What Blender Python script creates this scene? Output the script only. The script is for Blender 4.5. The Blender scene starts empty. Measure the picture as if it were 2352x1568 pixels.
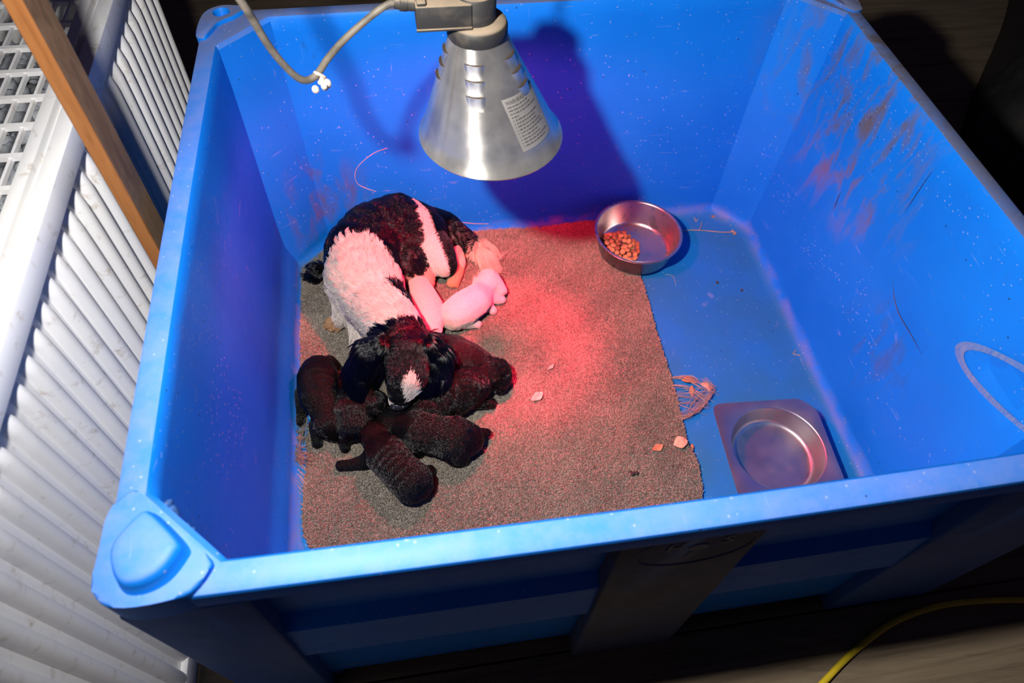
import bpy, bmesh, math, random
import numpy as np
from mathutils import Vector, Matrix
random.seed(7)
rng = np.random.default_rng(7)
sc = bpy.context.scene
COL = sc.collection
PI = math.pi

# ------------------------------------------------------------------ camera
F, PITCH, YAW, ROLL = 1603.4, 0.95266, 0.2040, 0.06204
CAM = np.array([0.29573, -0.25575, 1.22397])
cp, sp, cy_, sy_, cr, sr = math.cos(PITCH), math.sin(PITCH), math.cos(YAW), math.sin(YAW), math.cos(ROLL), math.sin(ROLL)
fw = np.array([sy_*cp, cy_*cp, -sp]); r0 = np.array([cy_, -sy_, 0.0]); u0 = np.cross(r0, fw)
rt = cr*r0 + sr*u0; up = -sr*r0 + cr*u0
cam = bpy.data.cameras.new('camera'); co = bpy.data.objects.new('camera', cam); COL.objects.link(co)
cam.sensor_width = 36; cam.lens = F*36/2352
cam.clip_start = 0.02
M = Matrix.Identity(4)
for i in range(3):
    M[i][0] = rt[i]; M[i][1] = up[i]; M[i][2] = -fw[i]; M[i][3] = CAM[i]
co.matrix_world = M
cam.dof.use_dof = True; cam.dof.focus_distance = 1.16; cam.dof.aperture_fstop = 4.5
sc.camera = co

# ------------------------------------------------------------------ light, exposure
sc.view_settings.view_transform = 'Standard'; sc.view_settings.look = 'None'
sc.view_settings.gamma = 1; sc.view_settings.use_curve_mapping = False
sc.view_settings.exposure = 0.0
w = bpy.data.worlds.new('dim_shed'); sc.world = w; w.use_nodes = True
w.node_tree.nodes['Background'].inputs[0].default_value = (0.55, 0.45, 1.0, 1)
w.node_tree.nodes['Background'].inputs[1].default_value = 0.026
# the photographer's flash: a wide directional head held up to the left, aimed into the tub
FLASH = 92.0
fl = bpy.data.lights.new('camera_flash', 'SPOT'); fl.energy = FLASH; fl.color = (1, 0.97, 0.93); fl.shadow_soft_size = 0.022
fl.spot_size = math.radians(162); fl.spot_blend = 1.0
flo = bpy.data.objects.new('camera_flash', fl); COL.objects.link(flo); flo.location = (0.092, 0.042, 1.205)
flo.rotation_euler = (Vector((1.02, 0.62, 0.14))-Vector(flo.location)).to_track_quat('-Z', 'Y').to_euler()
# light of the red heat bulb (its glass is built with the lamp below)
BULB = (0.4185, 0.588, 0.612)
rl = bpy.data.lights.new('heat_bulb_light', 'POINT'); rl.energy = 1.0; rl.color = (1, 0.012, 0.055); rl.shadow_soft_size = 0.03
rlo = bpy.data.objects.new('heat_bulb_light', rl); COL.objects.link(rlo); rlo.location = BULB
rlo.rotation_euler = (Vector((0.475, 0.560, 0.0))-Vector(BULB)).to_track_quat('-Z', 'Y').to_euler()
rl.use_nodes = True
_t = rl.node_tree; _e = _t.nodes['Emission']
_tc = _t.nodes.new('ShaderNodeTexCoord'); _sx = _t.nodes.new('ShaderNodeSeparateXYZ'); _t.links.new(_tc.outputs['Normal'], _sx.inputs[0])
_ab = _t.nodes.new('ShaderNodeMath'); _ab.operation = 'ABSOLUTE'; _t.links.new(_sx.outputs['Z'], _ab.inputs[0])
_ac = _t.nodes.new('ShaderNodeMath'); _ac.operation = 'ARCCOSINE'; _t.links.new(_ab.outputs[0], _ac.inputs[0])
_rp = _t.nodes.new('ShaderNodeMapRange'); _t.links.new(_ac.outputs[0], _rp.inputs[0]); _rp.inputs[2].default_value = math.radians(75)
_cr = _t.nodes.new('ShaderNodeValToRGB'); _t.links.new(_rp.outputs[0], _cr.inputs[0])
# beam of a reflector bulb: bright core ring, then a wide even spill
_pts = [(0.0, 0.62), (0.09, 0.62), (0.15, 1.0), (0.20, 0.82), (0.28, 0.30), (0.42, 0.18), (0.75, 0.15), (1.0, 0.12)]
_el = _cr.color_ramp.elements
_el[0].position = _pts[0][0]; _el[0].color = (_pts[0][1],)*3+(1,); _el[1].position = _pts[-1][0]; _el[1].color = (_pts[-1][1],)*3+(1,)
for a_, b_ in _pts[1:-1]:
    e_ = _el.new(a_); e_.color = (b_, b_, b_, 1)
_mu = _t.nodes.new('ShaderNodeMath'); _mu.operation = 'MULTIPLY'; _t.links.new(_cr.outputs[0], _mu.inputs[0]); _mu.inputs[1].default_value = 560.0
_t.links.new(_mu.outputs[0], _e.inputs['Strength'])

# ------------------------------------------------------------------ helpers
def at(px, py, axis, val):
    d = fw + rt*(px-1176)/F - up*(py-784)/F
    return CAM + d*((val-CAM[axis])/d[axis])

def tag(o, label=None, cat=None, group=None, kind=None):
    if label: o['label'] = label
    if cat: o['category'] = cat
    if group: o['group'] = group
    if kind: o['kind'] = kind
    return o

def thing(name, label, cat, loc=(0, 0, 0), group=None):
    o = bpy.data.objects.new(name, None); COL.objects.link(o); o.location = loc; o.empty_display_size = 0.05
    return tag(o, label, cat, group)

def link_mesh(name, me, m=None, parent=None, smooth=True, angle=40):
    o = bpy.data.objects.new(name, me); COL.objects.link(o)
    if m is not None: me.materials.append(m)
    if parent is not None:
        o.parent = parent
        o.matrix_parent_inverse = Matrix.Translation(parent_world(parent)).inverted()
    if smooth:
        me.shade_smooth()
        if angle: me.set_sharp_from_angle(angle=math.radians(angle))
    return o

def parent_world(p):
    v = Vector(p.location)
    q = p.parent
    if q is not None: v = Vector((p.matrix_parent_inverse @ v.to_4d()).xyz) + parent_world(q)
    return v

def obj(name, bm, m=None, parent=None, smooth=True, angle=40):
    bmesh.ops.recalc_face_normals(bm, faces=bm.faces[:])
    me = bpy.data.meshes.new(name); bm.to_mesh(me); bm.free()
    return link_mesh(name, me, m, parent, smooth, angle)

def raw(name, verts, faces, m=None, parent=None, smooth=True, angle=40):
    me = bpy.data.meshes.new(name); me.from_pydata([tuple(map(float, v)) for v in verts], [], faces); me.update()
    return link_mesh(name, me, m, parent, smooth, angle)

def add_box(bm, x0, x1, y0, y1, z0, z1, bev=0.0, seg=2):
    mtx = Matrix.Translation(((x0+x1)/2, (y0+y1)/2, (z0+z1)/2)) @ Matrix.Diagonal((x1-x0, y1-y0, z1-z0, 1))
    r = bmesh.ops.create_cube(bm, size=1, matrix=mtx)
    if bev:
        es = list({e for v in r['verts'] for e in v.link_edges})
        bmesh.ops.bevel(bm, geom=es, offset=bev, segments=seg, affect='EDGES', profile=0.5)

def box_obj(name, b, m, parent=None, bev=0.0):
    bm = bmesh.new(); add_box(bm, *b, bev=bev); return obj(name, bm, m, parent)

def add_lathe(bm, prof, cx, cy, n=48, closed=False):
    rings = []
    for r, z in prof:
        rings.append([bm.verts.new((cx+max(r, 1e-5)*math.cos(2*PI*i/n), cy+max(r, 1e-5)*math.sin(2*PI*i/n), z)) for i in range(n)])
    k = len(rings)
    for a in range(k if closed else k-1):
        A, B = rings[a], rings[(a+1) % k]
        for i in range(n):
            j = (i+1) % n
            bm.faces.new((A[i], A[j], B[j], B[i]))
    return rings

def catmull(pts, n=8):
    P = [np.array(p, float) for p in pts]; P = [2*P[0]-P[1]]+P+[2*P[-1]-P[-2]]
    out = []
    for i in range(1, len(P)-2):
        for k in range(n):
            t = k/n
            a, b, c, d = P[i-1], P[i], P[i+1], P[i+2]
            out.append(0.5*((2*b)+(-a+c)*t+(2*a-5*b+4*c-d)*t*t+(-a+3*b-3*c+d)*t**3))
    out.append(P[-2]); return np.array(out)

def add_tube(bm, pts, r, n=10, cap=True):
    pts = np.array(pts, float); rs_ = np.broadcast_to(np.array(r, float), (len(pts),))
    T = np.gradient(pts, axis=0); T /= np.linalg.norm(T, axis=1)[:, None]+1e-12
    ref = np.array([0, 0, 1.0]) if abs(T[0][2]) < 0.9 else np.array([1.0, 0, 0])
    N = np.cross(T[0], ref); N /= np.linalg.norm(N)
    rings = []
    for p, t, rr in zip(pts, T, rs_):
        N = N - t*(N@t); N /= np.linalg.norm(N)+1e-12; B = np.cross(t, N)
        rings.append([bm.verts.new(tuple(p+rr*(math.cos(2*PI*i/n)*N+math.sin(2*PI*i/n)*B))) for i in range(n)])
    for A, B in zip(rings, rings[1:]):
        for i in range(n):
            j = (i+1) % n; bm.faces.new((A[i], A[j], B[j], B[i]))
    if cap:
        bm.faces.new(rings[0][::-1]); bm.faces.new(rings[-1])

def tube_obj(name, pts, r, m, parent=None, n=10):
    bm = bmesh.new(); add_tube(bm, pts, r, n); return obj(name, bm, m, parent)

def add_prism(bm, poly, z0, z1, top_scale=1.0, bev=0.0, seg=2):
    poly = np.array(poly, float); c = poly.mean(0)
    b = [bm.verts.new((x, y, z0)) for x, y in poly]
    t = [bm.verts.new((c[0]+(x-c[0])*top_scale, c[1]+(y-c[1])*top_scale, z1)) for x, y in poly]
    n = len(poly); fs = [bm.faces.new(b[::-1]), bm.faces.new(t)]
    for i in range(n):
        fs.append(bm.faces.new((b[i], b[(i+1) % n], t[(i+1) % n], t[i])))
    if bev:
        es = [e for e in fs[1].edges]
        bmesh.ops.bevel(bm, geom=es, offset=bev, segments=seg, affect='EDGES', profile=0.5)

def smooth_poly(pts, n=5):
    P = list(pts); k = len(P)
    Q = [P[-1]]+P+[P[0], P[1]]
    out = []
    for i in range(1, k+1):
        a, b, c, d = [np.array(Q[j], float) for j in (i-1, i, i+1, (i+2) if i+2 < len(Q) else 2)]
        for s in range(n):
            t = s/n
            out.append(0.5*((2*b)+(-a+c)*t+(2*a-5*b+4*c-d)*t*t+(-a+3*b-3*c+d)*t**3))
    return out

# ------------------------------------------------------------------ materials
class NT:
    def __init__(s, name):
        s.m = bpy.data.materials.new(name); s.m.use_nodes = True; s.t = s.m.node_tree
        s.b = s.t.nodes['Principled BSDF']
    def n(s, typ, **kw):
        nd = s.t.nodes.new(typ)
        for k, v in kw.items():
            if hasattr(nd, k): setattr(nd, k, v)
        return nd
    def l(s, a, b): s.t.links.new(a, b)
    def val(s, x): return x
    def inp(s, nd, i, v):
        if hasattr(v, 'is_output') or isinstance(v, bpy.types.NodeSocket): s.l(v, nd.inputs[i])
        else: nd.inputs[i].default_value = v
    def pos(s):
        return s.n('ShaderNodeNewGeometry').outputs['Position']
    def objc(s):
        return s.n('ShaderNodeTexCoord').outputs['Object']
    def noise(s, vec, scale=5, detail=4, rough=0.55, dist=0.0, stretch=None):
        if stretch is not None:
            mp = s.n('ShaderNodeMapping'); s.l(vec, mp.inputs[0]); mp.inputs['Scale'].default_value = stretch; vec = mp.outputs[0]
        nd = s.n('ShaderNodeTexNoise'); s.l(vec, nd.inputs['Vector'])
        nd.inputs['Scale'].default_value = scale; nd.inputs['Detail'].default_value = detail
        nd.inputs['Roughness'].default_value = rough; nd.inputs['Distortion'].default_value = dist
        return nd.outputs['Fac']
    def ramp(s, fac, a, b, lo=0.0, hi=1.0):
        nd = s.n('ShaderNodeMapRange'); s.inp(nd, 0, fac)
        for i, v in zip((1, 2, 3, 4), (a, b, lo, hi)): nd.inputs[i].default_value = v
        return nd.outputs[0]
    def math(s, op, a, b=0.0):
        nd = s.n('ShaderNodeMath', operation=op); s.inp(nd, 0, a); s.inp(nd, 1, b); return nd.outputs[0]
    def mix(s, fac, a, b):
        nd = s.n('ShaderNodeMix', data_type='RGBA')
        s.inp(nd, 0, fac)
        for i, v in ((6, a), (7, b)):
            if isinstance(v, bpy.types.NodeSocket): s.l(v, nd.inputs[i])
            else: nd.inputs[i].default_value = (*v, 1) if len(v) == 3 else v
        return nd.outputs[2]
    def near(s, p, c, rad, soft=0.5):
        nd = s.n('ShaderNodeVectorMath', operation='DISTANCE'); s.l(p, nd.inputs[0]); nd.inputs[1].default_value = c
        return s.ramp(nd.outputs['Value'], rad*soft, rad, 1.0, 0.0)
    def sep(s, v):
        nd = s.n('ShaderNodeSeparateXYZ'); s.l(v, nd.inputs[0]); return nd.outputs
    def bump(s, h, strength=0.3, dist=0.002):
        nd = s.n('ShaderNodeBump'); s.l(h, nd.inputs['Height']); nd.inputs['Strength'].default_value = strength
        nd.inputs['Distance'].default_value = dist; s.l(nd.outputs[0], s.b.inputs['Normal'])
    def done(s, col=None, rough=0.5, metal=0.0, spec=0.5):
        if col is not None:
            if isinstance(col, bpy.types.NodeSocket): s.l(col, s.b.inputs['Base Color'])
            else: s.b.inputs['Base Color'].default_value = (*col, 1)
        s.inp(s.b, 'Roughness', rough); s.b.inputs['Metallic'].default_value = metal
        s.b.inputs['Specular IOR Level'].default_value = spec
        return s.m

def simple(name, col, rough=0.5, metal=0.0, spec=0.5, var=0.15, scale=30, bump=0.0):
    t = NT(name); p = t.objc(); f = t.noise(p, scale, 4)
    c = t.mix(t.ramp(f, 0.3, 0.7), tuple(x*(1-var) for x in col), tuple(min(1, x*(1+var)) for x in col))
    if bump: t.bump(f, bump, 0.002)
    return t.done(c, rough, metal, spec)

def blue_plastic(name='blue_polyethylene', dusty=0.0):
    t = NT(name); p = t.pos(); x, y, z = t.sep(p)
    g = t.n('ShaderNodeNewGeometry'); nx, ny, nz = t.sep(g.outputs['Normal'])
    big = t.noise(p, 4, 3)
    c = t.mix(t.ramp(big, 0.3, 0.7), (0.003, 0.160, 0.66), (0.006, 0.195, 0.74))
    # dirty floor: teal-grey film
    upf = t.ramp(nz, 0.55, 0.9)
    low = t.ramp(z, 0.02, 0.035, 1.0, 0.0)
    flo_ = t.math('MULTIPLY', upf, low)
    film = t.math('MULTIPLY', flo_, t.ramp(t.noise(p, 9, 5), 0.25, 0.75, 0.4, 0.85))
    c = t.mix(film, c, (0.018, 0.150, 0.27))
    # scuffed top edges: pale haze
    hi = t.math('MULTIPLY', upf, t.ramp(z, 0.50, 0.53))
    sc1 = t.noise(p, 30, 6, 0.7)
    c = t.mix(t.math('MULTIPLY', hi, t.ramp(sc1, 0.3, 0.75, 0.10, 0.30)), c, (0.42, 0.33, 0.42))
    # older, dustier far and right-hand edges
    far = t.math('MULTIPLY', hi, t.math('MAXIMUM', t.ramp(x, 1.05, 1.12), t.ramp(y, 0.80, 0.95)))
    c = t.mix(t.math('MULTIPLY', far, t.ramp(t.noise(p, 14, 5), 0.3, 0.65, 0.25, 0.8)), c, (0.17, 0.155, 0.16))
    # dust collected along the floor fillet
    fil = t.math('MULTIPLY', t.ramp(z, 0.0012, 0.010), t.ramp(z, 0.018, 0.032, 1.0, 0.0))
    c = t.mix(t.math('MULTIPLY', fil, t.ramp(t.noise(p, 25, 5), 0.40, 0.72, 0.0, 0.50)), c, (0.15, 0.19, 0.24))
    # brown mud smears on the right wall and grime at the back-left foot
    st = t.noise(p, 26, 6, 0.65, 0.4, (1, 1.0, 0.35))
    for cen, rad, col, a0, a1, amt in (((1.115, 0.74, 0.46), 0.26, (0.13, 0.10, 0.085), 0.47, 0.64, 0.9),
                                       ((1.115, 0.62, 0.42), 0.20, (0.13, 0.10, 0.09), 0.50, 0.66, 0.75),
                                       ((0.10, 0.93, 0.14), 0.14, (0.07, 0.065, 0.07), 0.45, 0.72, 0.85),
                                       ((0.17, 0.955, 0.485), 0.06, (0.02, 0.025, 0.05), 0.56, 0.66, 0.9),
                                       ((1.11, 0.36, 0.19), 0.12, (0.05, 0.07, 0.12), 0.5, 0.75, 0.8)):
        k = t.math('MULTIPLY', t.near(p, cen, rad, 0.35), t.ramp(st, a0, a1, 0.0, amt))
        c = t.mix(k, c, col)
    # scratches and fine pale specks
    for sv, a0, am in (((1, 1, 14), 0.68, 0.35), ((14, 1, 1), 0.70, 0.3)):
        c = t.mix(t.ramp(t.noise(p, 22, 3, 0.5, 0.6, sv), a0, a0+0.09, 0.0, am), c, (0.30, 0.36, 0.55))
    vo = t.n('ShaderNodeTexVoronoi'); t.l(p, vo.inputs['Vector']); vo.inputs['Scale'].default_value = 110
    sx, sy2, sz2 = t.sep(vo.outputs['Color'])
    spk = t.math('MULTIPLY', t.ramp(vo.outputs['Distance'], 0.10, 0.20, 1.0, 0.0), t.ramp(sx, 0.72, 0.74))
    c = t.mix(t.math('MULTIPLY', spk, 0.45), c, (0.40, 0.42, 0.50))
    v2 = t.n('ShaderNodeTexVoronoi'); t.l(p, v2.inputs['Vector']); v2.inputs['Scale'].default_value = 60
    s2x, _, _ = t.sep(v2.outputs['Color'])
    spk2 = t.math('MULTIPLY', t.ramp(v2.outputs['Distance'], 0.07, 0.11, 1.0, 0.0), t.ramp(s2x, 0.90, 0.91))
    c = t.mix(t.math('MULTIPLY', spk2, 0.85), c, (0.018, 0.018, 0.02))
    if dusty:
        c = t.mix(t.ramp(t.noise(p, 12, 6), 0.2, 0.75, dusty*0.75, dusty), c, (0.075, 0.062, 0.050))
    t.bump(t.noise(p, 160, 4), 0.12, 0.001)
    return t.done(c, t.ramp(sc1, 0.2, 0.8, 0.40, 0.58), 0, 0.14)

M_BLUE = blue_plastic()
M_BLUED = blue_plastic('dusty_blue_polyethylene', 0.55)
M_LEG = blue_plastic('dust_covered_blue_foot', 0.95)
M_SCR = simple('dark_scuff', (0.012, 0.03, 0.12), 0.6)
M_MARK = simple('blue_moulded_mark', (0.008, 0.03, 0.16), 0.5)

def white_plastic():
    t = NT('soiled_white_plastic'); p = t.pos()
    c = t.mix(t.ramp(t.noise(p, 10, 4), 0.3, 0.7), (0.84, 0.84, 0.86), (0.90, 0.89, 0.87))
    c = t.mix(t.ramp(t.noise(p, 38, 6, 0.7, 0.3), 0.58, 0.72, 0.0, 0.6), c, (0.42, 0.30, 0.17))
    c = t.mix(t.ramp(t.noise(p, 9, 5, 0.6, 0.5), 0.62, 0.80, 0.0, 0.45), c, (0.30, 0.22, 0.13))
    return t.done(c, 0.45, 0, 0.4)
M_WHITE = white_plastic()

def wood(name, a, b, scale=(60, 60, 3), rough=0.75, seam=None):
    t = NT(name); p = t.objc()
    f = t.noise(p, 1.0, 6, 0.6, 0.6, scale); g = t.noise(p, 2.2, 3, 0.5, 1.0, scale)
    c = t.mix(t.ramp(f, 0.3, 0.7), a, b)
    c = t.mix(t.ramp(g, 0.55, 0.75, 0, 0.55), c, tuple(x*0.45 for x in a))
    t.bump(f, 0.5, 0.002)
    return t.done(c, rough, 0, 0.25)
M_POST = wood('rough_sawn_timber', (0.10, 0.055, 0.028), (0.23, 0.14, 0.075), (90, 25, 9))
M_POSTF = wood('planed_orange_timber_face', (0.22, 0.080, 0.022), (0.30, 0.120, 0.036), (50, 50, 4), 0.5)
M_PLANK = wood('dusty_floor_plank', (0.105, 0.075, 0.048), (0.19, 0.145, 0.095), (3, 45, 45))

def metal(name, col, r0=0.2, r1=0.4, dust=0.0, dustcol=(0.30, 0.24, 0.16), aniso=None):
    t = NT(name); p = t.objc(); f = t.noise(p, 25, 5, 0.6, 0, aniso)
    c = t.mix(t.ramp(f, 0.3, 0.7), tuple(x*0.9 for x in col), col)
    t.done(c, t.ramp(f, 0.25, 0.75, r0, r1), 1.0, 0.5)
    if dust:
        d = t.ramp(t.noise(p, 14, 5), 0.35, 0.75, dust*0.35, dust)
        c2 = t.mix(d, c, dustcol); t.l(c2, t.b.inputs['Base Color'])
        t.l(t.math('SUBTRACT', 1.0, d), t.b.inputs['Metallic'])
    return t.m
M_ALU = metal('spun_aluminium', (0.78, 0.75, 0.70), 0.22, 0.30, 0.22, (0.42, 0.36, 0.29))
_tn = M_ALU.node_tree.nodes.new('ShaderNodeTangent'); _tn.direction_type = 'RADIAL'; _tn.axis = 'Z'
M_ALU.node_tree.links.new(_tn.outputs[0], M_ALU.node_tree.nodes['Principled BSDF'].inputs['Tangent'])
M_ALU.node_tree.nodes['Principled BSDF'].inputs['Anisotropic'].default_value = 0.8
M_ALU.node_tree.nodes['Principled BSDF'].inputs['Anisotropic Rotation'].default_value = 0.25
M_STEEL = metal('scratched_stainless_steel', (0.42, 0.41, 0.42), 0.34, 0.50)
M_STEELB = metal('brushed_stainless_steel', (0.50, 0.47, 0.45), 0.22, 0.36, 0.10, (0.20, 0.12, 0.06))
M_CHAIN = metal('dull_chain_steel', (0.35, 0.33, 0.3), 0.4, 0.6)

def black_dusty():
    t = NT('dusty_black_bakelite'); p = t.pos()
    g = t.n('ShaderNodeNewGeometry'); nx, ny, nz = t.sep(g.outputs['Normal'])
    d = t.math('MAXIMUM', t.math('MULTIPLY', t.ramp(nz, 0.5, 0.9), t.ramp(t.noise(p, 40, 4), 0.2, 0.6, 0.75, 1.0)),
               t.ramp(t.noise(p, 30, 5), 0.52, 0.78, 0.0, 0.22))
    c = t.mix(d, (0.022, 0.021, 0.020), (0.26, 0.20, 0.14))
    return t.done(c, 0.6, 0, 0.3)
M_BLACK = black_dusty()
M_DARK = simple('dark_slot_interior', (0.035, 0.02, 0.012), 0.7)
M_CORD = simple('dusty_rubber_cable', (0.10, 0.085, 0.065), 0.6, var=0.4, scale=60)
M_YCORD = simple('yellow_cable', (0.55, 0.40, 0.015), 0.45, var=0.2)
M_STRING = simple('off_white_cotton_string', (0.55, 0.45, 0.36), 0.9, var=0.3, scale=200)
M_THREAD = simple('pale_thread', (0.24, 0.28, 0.36), 0.9)
M_PILE = None
M_LABEL = simple('faded_silver_label', (0.23, 0.215, 0.20), 0.5, 0.2, var=0.1)
M_INK = simple('grey_label_print', (0.07, 0.06, 0.055), 0.7)
M_TAN = simple('tan_kibble', (0.42, 0.22, 0.09), 0.8, var=0.3, scale=200, bump=0.4)
M_BROWN_SHADE = simple('shade_brown_kibble', (0.24, 0.09, 0.04), 0.8, var=0.3, scale=200, bump=0.4)  # darker kibble tone, the lamp's shadow put into the colour
M_LEAF = simple('dry_leaf', (0.38, 0.18, 0.09), 0.8, var=0.4, scale=90)
M_LEAFP = simple('pale_dry_leaf', (0.52, 0.34, 0.22), 0.8, var=0.3, scale=90)
M_CRUMB = simple('dark_dirt_crumb', (0.035, 0.025, 0.02), 0.9)
M_STRAW = simple('dry_straw', (0.36, 0.28, 0.19), 0.8, var=0.3)
M_PEB = simple('pale_grey_pebbles', (0.50, 0.53, 0.57), 0.8, var=0.35, scale=40)
M_SHEET = simple('black_creased_leather', (0.012, 0.011, 0.010), 0.55, 0, 0.35, var=0.4, scale=25, bump=0.6)
M_BULB = NT('red_glowing_bulb')
M_BULB.b.inputs['Emission Color'].default_value = (1, 0.03, 0.05, 1); M_BULB.b.inputs['Emission Strength'].default_value = 3.0
M_BULB = M_BULB.done((0.5, 0.01, 0.01), 0.2)

# ------------------------------------------------------------------ ground
G = -0.055
bm = bmesh.new(); add_box(bm, -2.2, 3.6, -1.2, 3.4, G-0.06, G-0.022)
floor = tag(obj('floor', bm, simple('dark_subfloor', (0.04, 0.03, 0.025), 0.9)), kind='structure')
pm = None
yb = -1.19
k = 0
while yb < 3.35:
    wdt = (0.20, 0.185, 0.21, 0.19)[k % 4]
    for seg, (xa, xb) in enumerate((((-2.19, -0.7 if k % 2 else 2.4)), ((-0.7 if k % 2 else 2.4), 3.59))):
        bm = bmesh.new(); dz = random.uniform(-0.0015, 0.0015)
        add_box(bm, xa+0.0015, xb-0.0015, yb+0.0015, yb+wdt-0.0015, G-0.022, G+dz*0, bev=0.002, seg=1)
        o = obj('plank', bm, M_PLANK, floor)
    yb += wdt; k += 1

# ------------------------------------------------------------------ white poultry crate on the left
XW = -0.14
crate = thing('poultry_crate', 'tall white ribbed plastic poultry crate with a grid top beside the blue tub', 'crate', (-0.45, 0.5, G))
ZR = 0.62
CX0, CY0, CY1 = -0.80, -0.55, 1.135
bm = bmesh.new()   # shell walls
add_box(bm, XW-0.022, XW-0.012, CY0, CY1, G+0.001, ZR-0.012)
add_box(bm, CX0, CX0+0.010, CY0, CY1, G+0.001, ZR-0.012)
add_box(bm, CX0+0.01, XW-0.022, CY0, CY0+0.01, G+0.001, ZR-0.012)
add_box(bm, CX0+0.01, XW-0.022, CY1-0.01, CY1, G+0.001, ZR-0.012)
add_box(bm, CX0+0.01, XW-0.022, CY0+0.01, CY1-0.01, G+0.001, G+0.012)
obj('shell', bm, M_WHITE, crate)
bm = bmesh.new(); add_box(bm, XW-0.020, XW+0.003, CY0-0.005, CY1+0.004, ZR-0.036, ZR, bev=0.0015)
obj('rim_rail', bm, M_WHITE, crate)
bm = bmesh.new(); add_box(bm, XW-0.046, XW-0.029, CY0, CY1, ZR-0.030, ZR+0.002, bev=0.0015)
obj('inner_rail', bm, M_WHITE, crate)
bm = bmesh.new(); add_box(bm, XW-0.033, XW-0.024, CY0, CY1, ZR-0.035, ZR-0.012); obj('rail_groove', bm, M_WHITE, crate)
bm = bmesh.new(); add_box(bm, XW-0.012, XW+0.001, 0.610, 0.705, G+0.002, ZR-0.036, bev=0.005); obj('wall_pillar', bm, M_WHITE, crate)
bm = bmesh.new(); add_box(bm, XW-0.012, XW+0.001, CY0, CY1, G+0.002, G+0.05, bev=0.004); obj('foot_rail', bm, M_WHITE, crate)
def rib_mesh():
    # one vertical half-round rib with a rounded tapered top
    n = 6; rows = [(0.0, 1.0), (0.60, 1.0), (0.645, 0.95), (0.668, 0.7), (0.680, 0.25)]
    v = []; f = []
    for h, s in rows:
        for i in range(n+1):
            a = -PI/2+PI*i/n
            v.append((0.0135*math.cos(a)*s, 0.0125*math.sin(a)*(0.55+0.45*s), h))
    for r in range(len(rows)-1):
        for i in range(n):
            q = r*(n+1)+i; f.append((q, q+1, q+n+2, q+n+1))
    f.append(tuple(range((len(rows)-1)*(n+1), len(rows)*(n+1))))
    me = bpy.data.meshes.new('rib'); me.from_pydata(v, [], f); me.update(); me.shade_smooth(); me.materials.append(M_WHITE); return me
rm = rib_mesh()
ys = [0.589-0.038*i for i in range(0, 29)]+[0.732+0.0375*i for i in range(11)]
for y in ys:
    o = bpy.data.objects.new('rib', rm); COL.objects.link(o); o.parent = crate
    o.location = Vector((XW-0.0125, y, G+0.004))-crate.location
    o.scale = (1, 1, (ZR-0.042-(G+0.004))/0.680)
bx0 = XW-0.046; 
for i in range(27):
    y = 0.534+0.0615*(i-17)
    if CY0 < y < CY1: box_obj('cross_bar', (CX0+0.01, bx0, y-0.0040, y+0.0040, ZR-0.010, ZR-0.003), M_WHITE, crate)
for i in range(25):
    x = bx0-0.018-0.0235*i
    if x > CX0+0.02: box_obj('long_bar', (x-0.0019, x+0.0019, CY0+0.02, CY1-0.02, ZR-0.0115, ZR-0.005), M_WHITE, crate)
# pebbly litter seen through the grid
vv = []; ff = []
ico = bmesh.new(); bmesh.ops.create_icosphere(ico, subdivisions=1, radius=1); iv = np.array([v.co[:] for v in ico.verts]); ico.verts.index_update(); ifc = [[v.index for v in f.verts] for f in ico.faces]; ico.free()
for i in range(1500):
    c = np.array([rng.uniform(CX0+0.03, XW-0.045), rng.uniform(0.0, CY1-0.03), 0]); s = rng.uniform(0.012, 0.026)
    c[2] = 0.42+rng.uniform(0, 0.02)
    q = iv*s*np.array([rng.uniform(.7, 1.2), rng.uniform(.7, 1.2), rng.uniform(.5, .8)])
    a = rng.uniform(0, 6.28); q = q@np.array([[math.cos(a), -math.sin(a), 0], [math.sin(a), math.cos(a), 0], [0, 0, 1]])
    b = len(vv); vv.extend((q+c).tolist()); ff.extend([[k_+b for k_ in t_] for t_ in ifc])
box_obj('litter_shelf', (CX0+0.012, XW-0.024, CY0+0.012, CY1-0.012, 0.385, 0.415), simple('grey_litter', (0.25, 0.25, 0.25), 0.9), crate)
o = raw('pale_stones', vv, ff, M_PEB, crate, angle=0); o['kind'] = 'stuff'

# ------------------------------------------------------------------ timber post
post = thing('wooden_post', 'narrow orange-brown timber post standing upright between white crate and blue tub', 'post', (-0.0715, 0.50, G))
bm = bmesh.new(); add_box(bm, -0.081, -0.062, 0.4735, 0.526, G+0.001, 1.75, bev=0.0012, seg=1)
po = obj('shaft', bm, M_POST, post)
po.data.materials.append(M_POSTF)
for p_ in po.data.polygons:
    if p_.normal.y < -0.7: p_.material_index = 1

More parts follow.
